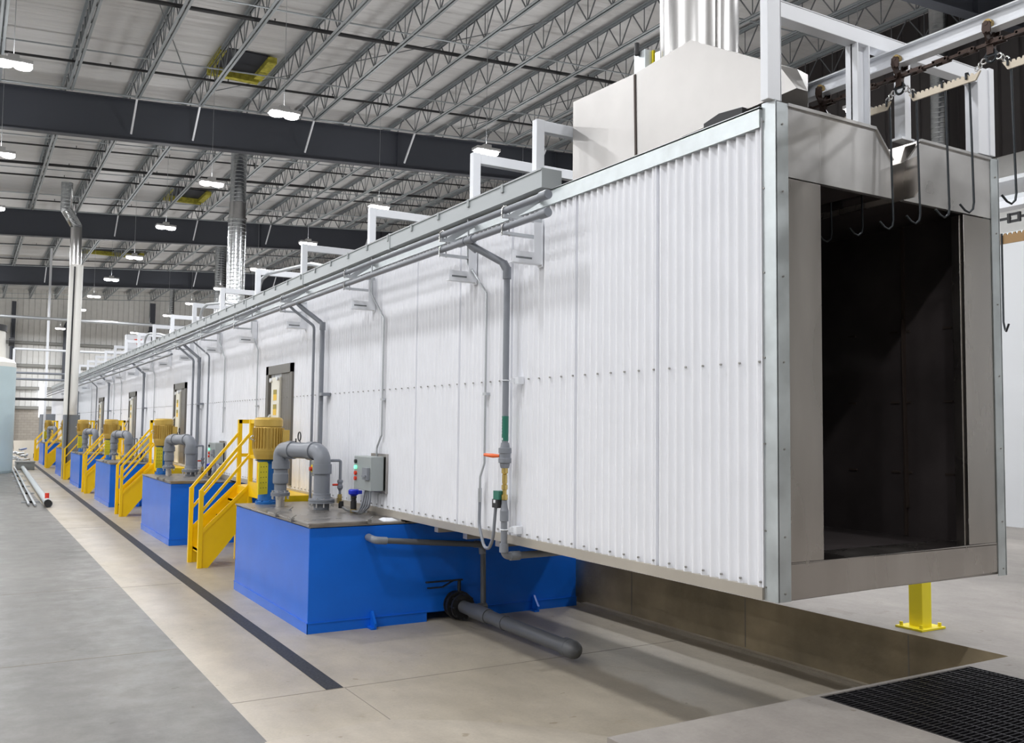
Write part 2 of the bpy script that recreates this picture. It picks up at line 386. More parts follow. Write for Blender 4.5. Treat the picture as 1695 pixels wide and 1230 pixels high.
# ---------------------------------------------------------------- girders
GY = [12., 29., 46., 63.]
def zb(x): return 10.22+.0585*x
for gi, gy in enumerate(GY):
    root = empty('roof_girder', '%s deep charcoal steel roof girder' % ('charcoal steel roof girder crossing the top right corner above the wall; it is the nearest' if gi == 0 else ['', 'largest', 'middle', 'farthest'][gi]), 'girder', (0, gy, 0), 'roof girders')
    root['label'] = ['dark steel roof girder filling the top right corner of the picture',
                     'widest charcoal roof girder, crossing behind the stainless hood',
                     'charcoal roof girder, second below the widest one',
                     'farthest charcoal roof girder, just above the end wall'][gi]
    xa, xb = XL+.1, XR-.1
    zt = lambda x: 11.42+.06*x
    b = MB(); b.add([(xa, -.01, zb(xa)), (xb, -.01, zb(xb)), (xb, -.01, zt(xb)), (xa, -.01, zt(xa)), (xa, .01, zb(xa)), (xb, .01, zb(xb)), (xb, .01, zt(xb)), (xa, .01, zt(xa))],
        [(0,1,2,3), (7,6,5,4), (0,4,5,1), (1,5,6,2), (2,6,7,3), (3,7,4,0)])
    b.build('web', 'girder', root)
    b = MB(); b.bar((xa, 0, zb(xa)), (xb, 0, zb(xb)), .3, .025); b.build('bottom_flange', 'girder', root)
    b = MB(); b.bar((xa, 0, zt(xa)), (xb, 0, zt(xb)), .3, .025); b.build('top_flange', 'girder', root)
    b = MB()
    for x in (-.3, 12.5, 19): b.box((x-.01, -.14, zb(x)), (x+.01, .14, zt(x)));
    b.box((-1.2, -.16, zb(-.5)-.05), (-.05, .16, zb(-.5)+.03)); b.build('stiffener', 'girder', root)
    for k in (-1, 2, 3, 5, 7, 10):
        x = .42+1.76*k
        b = MB(); b.bar((x, -.95, 11.2+.06*x), (x-.02, -.16, zb(x)+.16), .05, .05); b.build('flange_brace', 'frame', root)
# ---------------------------------------------------------------- joists
def make_joist(L, n):
    root = empty('bar_joist', 'x', 'roof joist')
    b = MB()
    for s in (-1, 1):
        b.box((s*.02, 0, .76), (s*.085, L, .772)); b.box((s*.02, 0, .70), (s*.03, L, .77))
    b.build('top_chord', 'joist', root)
    b = MB()
    for s in (-1, 1):
        b.box((s*.015, .9, 0), (s*.08, L-.9, .012)); b.box((s*.015, .9, 0), (s*.025, L-.9, .06))
    b.build('bottom_chord', 'joist', root)
    b = MB(); p = (L-1.8)/n
    b.bar((0, .1, .72), (0, .95, .02), .028, .028); b.bar((0, L-.1, .72), (0, L-.95, .02), .028, .028)
    for i in range(n):
        y = .9+i*p
        b.bar((0, y, .02), (0, y+p/2, .74), .026, .026); b.bar((0, y+p/2, .74), (0, y+p, .02), .026, .026)
        b.bar((0, y+p, .02), (0, y+p, .74), .018, .018)
    b.build('web', 'joistdk', root)
    return root
J = make_joist(16.9, 15); JK = children(J); first = True
bays = [(12.05, 'bay nearest the camera'), (29.05, 'bay behind the widest girder'), (46.05, 'bay behind the second girder'), (63.05, 'last bay before the end wall'), (-4.95, 'bay over the washer mouth')]
for bi, (y0, bn) in enumerate(bays):
    for kk, k in enumerate(range(-2, 13)):
        if bi == 4 and k < 7: continue
        x = .42+1.76*k
        lab = 'open-web roof joist, %s from the left in the %s' % (ORD[kk if bi != 4 else kk-9], bn)
        if first: J.location = (x, y0, 11.2+.06*x); J['label'] = lab; J['group'] = 'open-web roof joists'; first = False
        else: copy_tree(J, (x, y0, 11.2+.06*x), lab, 'open-web roof joists', JK)
# bridging rods across the joists
def xline(name, mat_, y, dz, r, lab, cat, group, x0=-4, x1=21.8, heads=False):
    b = MB(); zf = lambda x: 11.2+.06*x+dz
    b.tube([(x0, y, zf(x0)), (x1, y, zf(x1))], r, 6)
    if heads:
        x = x0+.8
        while x < x1:
            b.cyl((x, y, zf(x)), (x, y, zf(x)+.09), .012, 6); b.cyl((x, y, zf(x)+.09), (x, y, zf(x)+.1), .022, 6); x += 3.1
    o = b.build(name, mat_); tag(o, lab, cat, group); return o
n = 0
for bi, y0 in enumerate((12, 29, 46, 63)):
    for j, yy in enumerate((4.2, 8.5, 12.8)):
        xline('bridging_rod', 'joist', y0+yy, .02, .02, 'thin grey bridging rod, %s in the %s' % (['nearest', 'middle', 'farthest'][j], bays[bi][1]), 'rod', 'bridging rods')
    xline('bridging_rod', 'joist', y0+16.0, .03, .03, 'pale pipe strut running along the face of the %s girder' % ['widest', 'second', 'farthest', 'end wall'][bi], 'rod', 'bridging rods')
for i, (y, r) in enumerate(((21.7, .05), (26.3, .035), (35.0, .03), (37.6, .055), (39.5, .035), (44.0, .03), (50.5, .03), (55.5, .03), (60.5, .03), (68, .03))):
    xline('sprinkler_pipe', 'sprk', y, .22, r, 'black sprinkler pipe across the roof joists, %s from the camera' % NTH[i], 'pipe', 'sprinkler pipes', heads=True)
# thin diagonal tie rods
for i, (a, c) in enumerate((((1.4, 16, 11.9), (5.5, 28.5, 12.2)), ((6.2, 28.3, 12.2), (12.7, 19.5, 12.6)), ((14.5, 28.3, 12.5), (19, 19, 12.9)))):
    b = MB(); b.tube([a, c], .014, 5); tag(b.build('tie_rod', 'joistdk'), ['thin diagonal roof tie rod at the upper left', 'thin diagonal roof tie rod in the upper middle', 'thin diagonal roof tie rod above the hood'][i], 'rod', 'diagonal tie rods')
# roof openings with exposed yellow insulation
for i, (x0, x1, y0, y1) in enumerate(((5.75, 7.0, 25.3, 26.9), (7.55, 9.0, 42.2, 43.9), (5.6, 8.9, 59.6, 60.2))):
    root = empty('roof_opening', ['square roof opening edged with yellow insulation, in the nearest bay', 'torn roof opening edged with yellow insulation, in the second bay', 'narrow roof opening with yellow insulation, above the far lamps'][i], 'roof opening', (0, 0, 0), 'roof openings')
    z = roofz((x0+x1)/2)
    b = MB(); b.box((x0, y0, z-.06), (x1, y1, z-.02)); b.build('dark_gap', 'dark', root)
    b = MB()
    b.box((x0-.1, y1-.1, z-.28), (x1+.1, y1+.12, z-.03)); b.box((x0-.12, y0, z-.16), (x0+.05, y1, z-.03)); b.box((x1-.05, y0, z-.2), (x1+.2, y1, z-.03))
    b.build('insulation_edge', 'insul', root)

# ---------------------------------------------------------------- lamps
def make_lamp():
    root = empty('high_bay_lamp', 'x', 'lamp')
    b = MB(); b.box((-.33, -.16, .0), (.33, .16, .07)); b.box((-.1, -.1, .07), (.1, .1, .16)); b.build('housing', 'lampbody', root)
    for s in (-1, 1):
        b = MB(); b.lathe((s*.165, 0, 0), [(.165, 0), (.168, -.04), (.15, -.065), (.09, -.085), (0, -.09)], 16); b.build('lens', 'lamp', root)
    b = MB(); b.tube([(0, 0, 0), (0, 0, 1)], .006, 5); hw = b.build('hanger_wire', 'zinc', root); hw.location = (0, 0, .16)
    return root
LP = make_lamp(); LK = children(LP)
la = bpy.data.lights.new('lamp_light', 'AREA'); la.shape = 'RECTANGLE'; la.size = .62; la.size_y = .3; la.energy = LAMP_W; la.color = (.97, .98, 1.0)
lu = bpy.data.lights.new('ceiling_fill_light', 'AREA'); lu.shape = 'RECTANGLE'; lu.size = .62; lu.size_y = .3; lu.energy = LAMP_W*.13  # added fill light above each lamp, aimed up to brighten the ceiling
first = True
for ix, x in enumerate(LAMP_X):
    for iy, y in enumerate(LAMP_Y):
        z = LAMP_Z
        row = ['outermost left', 'outer left', 'far left', 'second left', 'leftmost visible', 'row left of the hood', 'row over the washer', 'right-hand'][ix]
        lab = 'glowing rectangular high-bay lamp, %s along the %s row' % (NTH[iy], row)
        loc = (x, y, z)
        if first: LP.location = loc; LP['label'] = lab; LP['group'] = 'high-bay lamps'; first = False
        else:
            cc = copy_tree(LP, loc, lab, 'high-bay lamps', LK)
        tgt = LP if (ix == 0 and iy == 0) else cc
        for ch in children(tgt):
            if ch.name.startswith('hanger_wire'): ch.scale = (1, 1, roofz(x)-z-.165)
        uo = bpy.data.objects.new('ceiling_fill_light', lu); COL.objects.link(uo); uo.location = (x, y, z+.2); uo.rotation_euler = (PI, 0, 0)
        lo = bpy.data.objects.new('lamp_light', la); COL.objects.link(lo); lo.location = (x, y, z-.11)

# ================================================================ WASHER
WX, WY0, WY1 = 4.0, 3.754, 60.6
WB, WT = 1.09, 3.965
def shear_path(x, z, y0, y1):
    return [(x+Dx(y0), y0, z), (x+Dx(9), 9, z), (x+Dx(y1), y1, z)] if y0 < 9 else [(x+Dx(y0), y0, z), (x+Dx(y1), y1, z)]
washer = empty('parts_washer', 'long white corrugated tunnel washer on blue tanks, with a stainless open end', 'washer', (0, 0, 0))
def longbox(mb, x0, x1, z0, z1, y0, y1, m=None):
    ys = [y0, 9, y1] if y0 < 9 < y1 else [y0, y1]
    for a, c in zip(ys, ys[1:]):
        da, dc = Dx(a), Dx(c)
        mb.add([(x0+da,a,z0),(x1+da,a,z0),(x1+dc,c,z0),(x0+dc,c,z0),(x0+da,a,z1),(x1+da,a,z1),(x1+dc,c,z1),(x0+dc,c,z1)],
            [(0,3,2,1),(4,5,6,7),(0,1,5,4),(1,2,6,5),(2,3,7,6),(3,0,4,7)], False, m)
# corrugated sheets, one part each
b = MB(); PW, NW = .96, 12
ns = NW*8; vs = []; fs = []
for i in range(ns+1):
    y = PW*i/ns; x = .016*math.cos(2*PI*i/8)
    vs += [(x, y, 1.155), (x, y, 3.905)]
fs = [(2*i, 2*i+1, 2*i+3, 2*i+2) for i in range(ns)]
b.add(vs, fs, True, 'white')
b.add([(.016, 0, 1.155), (.016, 0, 3.905), (-.018, -.002, 3.905), (-.018, -.002, 1.155), (-.018, .006, 3.905), (-.018, .006, 1.155), (.0, .014, 3.905), (0, .014, 1.155)], [(0,1,2,3), (3,2,4,5), (5,4,6,7)], False, 'white')
for k in range(6):
    y = .02+k*.16+.0
    for z in (2.457, 1.185):
        b.cyl((-.012, y, z), (-.024, y, z), .007, 6, 'bolt')
y = 3.85; sheet = None
while y < WY1-.3:
    if sheet is None: sheet = b.build('side_sheet', 'white', washer); o = sheet
    else: o = sheet.copy(); COL.objects.link(o)
    o.location = (WX+Dx(y+.48), y, 0); y += PW
PEND = y
# core, roof, trims
b = MB()
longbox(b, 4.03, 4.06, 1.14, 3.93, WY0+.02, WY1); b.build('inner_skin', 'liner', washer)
b = MB(); longbox(b, 6.13, 6.17, 1.1, 3.96, WY0+.1, WY1); b.build('back_skin', 'white', washer)
b = MB(); longbox(b, 3.97, 4.02, 3.845, 3.965, 3.85, PEND); longbox(b, 3.97, 4.12, 3.955, 3.97, 3.85, PEND)
longbox(b, 6.1, 6.2, 3.85, 3.97, 3.85, PEND)
b.build('top_trim', 'galv', washer)
b = MB(); longbox(b, 3.975, 4.03, 1.085, 1.155, 3.85, PEND); b.build('bottom_trim', mat('bottom_trim_steel', (.50, .46, .40), .45, metal=.6, var=.08, vscale=1.5), washer)
b = MB(); longbox(b, 4.03, 4.86, 3.925, 3.955, WY0+.02, WY1); longbox(b, 5.36, 6.17, 3.925, 3.955, WY0+.02, WY1)
longbox(b, 4.86, 5.36, 3.925, 3.955, 12.0, WY1); b.build('roof_panel', 'steel', washer)
b = MB(); longbox(b, 4.03, 6.17, 1.09, 1.14, WY0+.02, WY1); b.build('underside', 'lid', washer)
b = MB()
for yy in (6.9, 7.5, 8.1): b.box((4.0, yy, 1.03), (6.15, yy+.08, 1.09))
b.build('cross_beam', 'lid', washer)
# interior liner
b = MB()
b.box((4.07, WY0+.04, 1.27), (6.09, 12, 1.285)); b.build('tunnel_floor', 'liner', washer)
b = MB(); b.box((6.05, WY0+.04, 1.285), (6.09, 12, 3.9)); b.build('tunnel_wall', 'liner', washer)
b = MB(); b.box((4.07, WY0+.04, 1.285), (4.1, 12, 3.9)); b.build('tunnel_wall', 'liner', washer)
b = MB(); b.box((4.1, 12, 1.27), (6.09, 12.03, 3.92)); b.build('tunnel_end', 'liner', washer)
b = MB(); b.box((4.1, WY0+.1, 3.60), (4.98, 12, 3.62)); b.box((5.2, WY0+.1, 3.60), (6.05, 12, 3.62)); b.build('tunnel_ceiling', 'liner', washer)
b = MB()
b.box((6.035, 4.40, 1.29), (6.05, 4.425, 3.6)); b.box((6.035, 5.6, 1.29), (6.05, 5.62, 3.6)); b.bar((6.03, 4.41, 2.9), (6.03, 4.39, 1.5), .03, .012)
for z in (1.75, 2.27, 2.8):
    for yy in (4.02, 4.36, 4.46, 4.85, 5.3): b.box((6.04, yy, z), (6.05, yy+.07, z+.014))
b.build('weld_seam', 'seam', washer)
# stainless open end
b = MB()
b.prism([(4.1, 3.965), (4.89, 3.965), (5.055, 3.79), (5.065, 3.545), (4.385, 3.545), (4.1, 3.545)], 1, WY0, WY0+.035)
b.prism([(4.1, 3.965), (4.89, 3.965), (4.89, 3.985), (4.1, 3.985)], 1, WY0-.012, WY0+.05)
b.bar((4.89, WY0+.02, 3.975), (5.055, WY0+.02, 3.795), .06, .012)
b.box((4.378, WY0-.002, 3.56), (4.384, WY0, 3.88)); b.build('header_plate', 'header', washer, .003)
b = MB()
b.prism([(5.345, 3.965), (6.11, 3.985), (6.11, 3.55), (5.17, 3.55), (5.19, 3.80)], 1, WY0, WY0+.035)
b.box((5.34, WY0-.012, 3.965), (6.11, WY0+.05, 3.985)); b.build('header_plate', 'header', washer, .003)
b = MB()   # slot guides running into the tunnel
b.box((5.175, WY0+.02, 3.56), (5.19, WY0+1.0, 3.80)); b.bar((5.182, WY0+.4, 3.80), (5.34, WY0+.4, 3.97), .8, .012)
b.prism([(WY0-.10, 3.60), (WY0-.07, 3.56), (WY0+.1, 3.555), (WY0+.1, 3.79), (WY0-.10, 3.82)], 0, 5.17, 5.18)
b.box((5.04, WY0+.02, 3.56), (5.05, WY0+1.0, 3.78)); b.build('slot_guide', 'steel', washer)
b = MB(); b.box((4.1, WY0+.002, 1.3), (4.384, WY0+.035, 3.538)); b.build('jamb_plate', 'steel', washer, .002)
b = MB(); b.box((5.797, WY0+.002, 1.31), (6.11, WY0+.035, 3.542)); b.box((5.79, WY0+.03, 1.3), (5.80, WY0+.09, 3.54)); b.build('jamb_plate', 'steel', washer, .002)
b = MB(); b.prism([(4.1, 1.085), (6.11, 1.11), (6.11, 1.31), (4.1, 1.292)], 1, WY0, WY0+.035); b.box((4.1, WY0, 1.29), (6.1, WY0+.3, 1.30)); b.build('sill_plate', 'steel', washer, .003)
for x0, x1, s in ((4.0, 4.1, 1), (6.11, 6.2, -1)):
    b = MB(); b.box((x0, WY0-.006, 1.083), (x1, WY0, 3.98))
    xx = x0 if s == 1 else x1
    b.box((xx-.006, WY0-.006, 1.083), (xx+.006, WY0+.1, 3.99))
    b.build('corner_post', 'galv', washer)
    b = MB()
    for z in (1.13, 1.45, 1.95, 2.45, 2.95, 3.45, 3.85):
        b.cyl((x0+.05, WY0-.006, z), (x0+.05, WY0-.012, z), .006, 6)
        if s == 1: b.cyl((xx-.006, WY0+.085, z+.03), (xx-.012, WY0+.085, z+.03), .006, 6)
    b.build('screw', 'bolt', washer)
# doors in the washer side
def washer_door(y0, y1):
    x = WX+Dx((y0+y1)/2)
    b = MB(); z0, z1 = 1.2, 2.945
    b.box((x-.05, y0, z0), (x+.01, y0+.09, z1)); b.box((x-.05, y1-.13, z0), (x+.01, y1, z1)); b.box((x-.0, y1-.31, z0), (x+.01, y1-.13, z1), None); b.box((x-.05, y0, z1-.13), (x+.01, y1, z1))
    b.build('door_frame', 'doorfr', washer)
    b = MB(); b.box((x-.02, y0+.09, z0), (x, y0+.60, z1-.13)); b.build('recess_panel', 'doorfr', washer)
    b = MB(); b.box((x-.05, y0+.60, z0), (x-.01, y1-.30, z1-.18)); d = b.build('door_leaf', 'doorw', washer, .006)
    for zz in (2.42, 2.2):
        b = MB(); b.box((x-.054, y0+.72, zz), (x-.05, y0+.88, zz+.16), 'sticker'); b.box((x-.055, y0+.72, zz+.09), (x-.0505, y0+.88, zz+.16), 'stickdk'); b.build('warning_sticker', 'sticker', d)
    b = MB(); b.cyl((x-.08, y1-.32, z1-.22), (x-.05, y1-.32, z1-.22), .035, 10); b.cyl((x-.08, y0+.64, z1-.2), (x-.05, y0+.64, z1-.2), .035, 10); b.build('roller', 'frame', d)
    b = MB(); b.bar((x-.06, y1-.32, 2.2), (x-.14, y1-.1, 1.95), .03, .03); b.build('handle', 'chrome', d)
for a, c in ((12.84, 14.15), (20.5, 21.8), (27.5, 28.8), (35.0, 36.3), (50.5, 51.7)): washer_door(a, c)

# ---------------------------------------------------------------- white goalposts on the roof of the washer
def goalpost(yy, lab):
    d = Dx(yy); root = empty('goalpost_frame', lab, 'support frame', (d, yy, 0), 'white frames on the washer roof')
    b = MB(); b.box((4.05, 0, 3.965), (4.13, .07, 4.66)); b.build('post', 'frame', root, .003)
    b = MB(); b.box((6.0, 0, 3.965), (6.08, .07, 4.66)); b.build('post', 'frame', root, .003)
    b = MB(); b.box((4.13, 0, 4.56), (6.0, .07, 4.655)); b.build('crossbar', 'frame', root, .003)
gy = [6.45, 7.57, 10.18, 12.8, 15.3, 17.85, 20.45, 23.0, 25.6, 28.2, 30.8, 33.4, 36, 39, 42, 45.5]
for i, y in enumerate(gy):
    goalpost(y, 'white goalpost frame on the washer roof, %s from the stainless hood' % ORD[i])
# end frame at the mouth
root = empty('mouth_frame', 'tall white aluminium frame straddling the stainless mouth, carrying the conveyor rail', 'support frame', (0, 3.76, 0))
b = MB(); b.box((3.95, 0, 3.99), (4.06, .06, 4.62)); b.box((4.05, 0, 3.99), (4.062, .10, 4.62)); b.build('post', 'frame', root, .003)
b = MB(); b.box((4.06, 0.004, 4.505), (6.0, .09, 4.60)); b.box((4.06, .0, 4.598), (6.0, .14, 4.606)); b.build('crossbar', 'frame', root, .003)
b = MB(); b.box((4.735, .0, 3.985), (4.745, .09, 4.505)); b.box((4.845, .0, 3.985), (4.855, .09, 4.505)); b.box((4.735, .04, 3.985), (4.855, .05, 4.505)); b.build('inner_post', 'frame', root)
b = MB(); b.box((5.225, .02, 3.985), (5.285, .1, 4.505)); b.box((5.19, .02, 3.97), (5.32, .1, 3.985)); b.build('inner_post', 'frame', root)
b = MB(); b.box((6.0, 0, 4.0), (6.12, .1, 4.62)); b.box((6.12, -.01, 4.0), (6.175, .1, 4.63)); b.build('post', 'frame', root, .003)

# ---------------------------------------------------------------- hood and stacks
root = empty('exhaust_hood', 'large stainless exhaust hood on the washer roof with a peaked front', 'exhaust hood', (0, 0, 0))
b = MB(); b.prism([(6.42, 3.97), (6.42, 4.86), (5.56, 4.83), (4.93, 4.865), (4.93, 4.18), (5.02, 4.18), (5.2, 3.98)], 0, 4.4, 5.62)
b.add([(4.4, 4.93, 4.865), (4.4, 4.10, 4.40), (4.4, 3.95, 4.20), (4.4, 4.93, 4.18), (5.62, 4.93, 4.865), (4.52, 4.05, 4.38), (4.50, 3.95, 4.20), (5.62, 4.93, 4.18)],
      [(3, 2, 1, 0), (0, 1, 5, 4), (1, 2, 6, 5), (4, 5, 6, 7), (2, 3, 7, 6)])
prof = None; 
b.build('body', 'hood', root)
b = MB(); b.bar((4.396, 5.55, 4.0), (4.396, 5.57, 4.82), .02, .006, (1, 0, 0)); b.build('weld_seam', 'seam', root)
b = MB(); b.box((4.42, 4.42, 3.99), (4.52, 4.75, 4.17)); b.prism([(4.38, 4.1), (4.75, 4.1), (4.75, 4.19), (4.6, 4.22), (4.38, 4.2)], 0, 4.36, 4.5); b.build('rubber_flap', 'black', root)
b = MB(); b.cyl((5.0, 5.5, 4.84), (5.0, 5.5, roofz(4.6)), .315, 48); b.box((4.9, 5.17, 4.9), (4.92, 5.19, 11.9))
o = b.build('exhaust_stack', 'stack'); tag(o, 'wide polished stainless exhaust stack rising from the peaked hood', 'exhaust stack')
b = MB(); b.box((4.62, 5.72, 4.90), (4.70, 5.86, 5.13), 'galv'); b.box((4.69, 5.70, 4.98), (4.71, 5.74, 5.13), 'guard'); b.cyl((4.60, 5.8, 5.1), (4.60, 5.8, 5.2), .02, 8, 'black')
tag(b.build('damper_control', 'galv'), 'small grey damper control with yellow plate beside the wide stack', 'control box')
def spiral(x, y, lab, r, z1, z2):
    root = empty('spiral_duct', lab, 'duct', (x, y, 0), 'spiral ducts')
    zt = roofz(x-r)-.01
    b = MB(); b.cyl((0, 0, ZUP), (0, 0, z1), r, 32); b.build('lower_pipe', 'spiral', root)
    b = MB(); b.cyl((0, 0, z1), (0, 0, z2), r-.02, 32); b.cyl((0, 0, z1-.03), (0, 0, z1+.03), r+.02, 32); b.build('collar', 'stack', root)
    b = MB(); b.cyl((0, 0, z2), (0, 0, zt), r-.035, 32); b.build('upper_pipe', 'spiral', root)
spiral(7.75, 31.5, 'bright spiral duct with a collar, nearest one behind the white goalpost frames', .30, 9.05, 9.6)
spiral(11.5, 50, 'wide dull spiral duct just left of and behind the bright collared one', .33, 5.9, 6.2)
spiral(12.7, 70, 'farthest small spiral duct near the end wall', .2, 5.2, 5.5)
spiral(21.45, 14.5, 'spiral duct standing against the dark brown wall at the right', .27, 8.5, 8.7)

# ---------------------------------------------------------------- wireway and header pipes on the washer side
TY0 = 6.1
root = empty('wireway', 'long grey wireway along the top edge of the washer', 'cable tray', (0, 0, 0))
b = MB(); longbox(b, 3.885, 4.06, 3.975, 4.115, TY0, WY1-1); b.build('trough', 'tray', root)
b = MB(); longbox(b, 3.875, 4.065, 4.115, 4.128, TY0, WY1-1); b.build('cover', 'tray', root)
y = TY0+.6; cl = None
while y < 40:
    if cl is None: b = MB(); b.box((3.87, 0, 4.06), (3.885, .035, 4.13)); cl = b.build('clasp', 'box', root); c = cl
    else: c = cl.copy(); COL.objects.link(c)
    c.location = (Dx(y), y, 0); y += .62
b = MB(); b.box((3.88, TY0-.004, 3.97), (4.07, TY0, 4.13)); b.build('end_plate', 'tray', root)
y = TY0+3.05
while y < 45:
    d = Dx(y); b = MB(); b.box((3.878+d, y, 3.965), (4.07+d, y+.035, 4.14)); b.build('coupling', 'tray', root); y += 3.05
HX = 3.65
for i, (z, r) in enumerate(((3.785, .0275), (3.65, .0275))):
    root = empty('header_pipe', ['upper grey PVC header pipe beside the wireway, capped at the near end', 'lower grey PVC header pipe under the upper one, capped at the near end'][i], 'pipe', (0, 0, 0), 'header pipes')
    b = MB(); b.tube(shear_path(HX, z, 5.66, WY1-1), r, 14); b.build('run', 'pvc', root)
    b = MB(); b.lathe((HX, 5.64, z), [(.0345, 0), (.037, .01), (.037, .1), (.030, .11)], 18, axis='y'); b.build('end_cap', 'pvc', root)
    b = MB()
    for y in ([6.86, 7.0] if i else [13.6, 19.3, 25.8]): d = Dx(y); b.cyl((HX+d, y-.06, z), (HX+d, y+.06, z), .035, 14)
    b.build('coupling', 'pvc', root)
b = MB(); b.tube(shear_path(3.65, 3.53, 20.5, WY1-1), .027, 10); tag(b.build('header_pipe', 'pvc'), 'lowest grey header pipe, present only on the far part of the washer', 'pipe', 'header pipes')
def bracket(y, lab):
    root = empty('pipe_bracket', lab, 'bracket', (Dx(y), y, 0), 'header pipe brackets')
    b = MB()
    b.box((3.62, 0, 3.725), (3.98, .05, 3.75)); b.box((3.62, 0, 3.59), (3.98, .05, 3.612)); b.bar((3.7, .025, 3.74), (3.98, .025, 3.93), .05, .01, (0, 1, 0))
    b.build('arm', 'zinc', root)
    b = MB(); b.box((3.90, -.006, 3.38), (3.98, -.001, 3.72)); b.box((3.975, -.012, 3.36), (3.985, .06, 3.74)); b.box((3.70, .0, 3.375), (3.98, .05, 3.381)); b.box((3.70, -.007, 3.377), (3.985, -.002, 3.47)); b.box((3.73, -.009, 3.41), (3.88, -.007, 3.425), 'joistdk'); b.mats = ['frame', 'joistdk']; b.mi = [0]*24+[1]*6; b.build('gusset', 'frame', root)
    for z in (3.785, 3.65):
        b = MB(); b.torus((3.65, .025, z), .034, .006, 'y', 14, 6, a0=0, a1=PI); b.tube([(3.684, .025, z), (3.684, .025, z-.07)], .006, 6); b.tube([(3.616, .025, z), (3.616, .025, z-.07)], .006, 6)
        b.build('u_bolt', 'chrome', root)
for i, y in enumerate([6.24, 7.36, 9.8, 12.3, 14.9, 17.4, 19.9, 22.4, 24.9, 27.4, 30, 32.5, 35, 40, 45, 50]):
    bracket(y, 'galvanized bracket clamping the header pipes, %s from the near end' % NTH[i])

# ---------------------------------------------------------------- main drop pipe with valve
root = empty('drop_pipe', 'grey PVC drop pipe with red handled valve and brass fittings, nearest on the white wall', 'pipe', (0, 0, 0), 'vertical pipes on the washer')
PX, PY = 3.87, 6.61
b = MB(); b.tube(arc([(HX, 6.92, 3.64), (3.70, 6.84, 3.58), (PX, 6.615, 3.42), (PX, PY, 3.30)], .06, 4), .030, 14); b.tube([(PX, PY, 3.34), (PX, PY, 1.9)], .0275, 16); b.build('upper_run', 'pvc', root)
b = MB(); b.cyl((PX, PY, 3.30), (PX, PY, 3.40), .036, 16); b.tube([(PX-.02, 6.64, 3.44), (PX, PY, 3.38)], .037, 14); b.build('elbow', 'pvc', root); b = MB(); b.cyl((HX+.02, 6.9, 3.62), (HX+.06, 6.85, 3.57), .036, 12); b.build('branch_collar', 'pvc', root)
b = MB(); b.lathe((PX, PY, 0), [(.034, 1.72), (.042, 1.745), (.042, 1.76), (.055, 1.765), (.055, 1.80), (.048, 1.805), (.048, 1.84), (.055, 1.845), (.055, 1.885), (.04, 1.89), (.034, 1.93)], 20); vb = b.build('valve_body', 'pvc', root)
b = MB(); b.tube([(PX-.04, PY+.02, 1.82), (PX-.07, PY+.08, 1.82), (PX-.08, PY+.2, 1.825)], .014, 8, rs=[.012, .018, .014]); b.build('valve_handle', 'orange', vb)
b = MB(); b.lathe((PX, PY, 0), [(.02, 1.455), (.028, 1.46), (.028, 1.50), (.018, 1.505), (.018, 1.54), (.026, 1.545), (.026, 1.58), (.016, 1.585), (.022, 1.60), (.022, 1.665), (.016, 1.67), (.027, 1.68), (.027, 1.72)], 10); b.build('brass_fitting', 'brass', root)
b = MB(); b.box((PX-.05, PY+.01, 1.46), (PX+.02, PY+.1, 1.53), 'green'); b.box((PX-.055, PY+.02, 1.39), (PX+.01, PY+.11, 1.46), 'black'); b.box((PX-.06, PY+.05, 1.43), (PX-.05, PY+.08, 1.455), 'frame'); b.build('solenoid', 'green', root)
b = MB(); b.lathe((PX, PY, 0), [(.024, 1.42), (.024, 1.455), (.02, 1.456)], 12); b.lathe((PX, PY, 0), [(.0275, 1.07), (.0275, 1.28), (.036, 1.285), (.036, 1.37), (.03, 1.39), (.024, 1.43)], 16)
b.tube(arc([(PX, PY, 1.1), (PX, PY, .995), (4.9, PY, 1.0)], .05, 6), .029, 14); b.lathe((PX, PY, 0), [(.038, 1.03), (.038, 1.10)], 16); b.cyl((PX+.06, PY, .995), (PX+.15, PY, .995), .038, 14); b.build('lower_run', 'pvc', root)
b = MB(); b.lathe((PX, PY, 0), [(.0285, 1.945), (.0285, 2.15)], 14)
b.build('pipe_label', 'green', root)
b = MB()
for k in range(6):
    z = 2.0+k*.024; b.box((PX-.031, PY+.002, z), (PX-.0285, PY+.016, z+.006)); b.box((PX-.031, PY+.002, z), (PX-.0285, PY+.005, z+.018))
b.box((PX-.031, PY-.012, 1.95), (PX-.0285, PY-.002, 1.97)); b.box((PX-.031, PY+.005, 1.95), (PX-.0285, PY+.014, 1.97)); b.build('label_lettering', 'frame', root)
for z in (2.447, 1.214):
    b = MB(); b.torus((PX, PY, z), .032, .005, 'z', 16, 6); b.box((3.93, PY-.10, z-.03), (3.985, PY-.035, z+.03)); b.box((3.90, PY-.05, z-.02), (3.95, PY-.03, z+.02), None); b.build('pipe_clamp', 'frame', root)
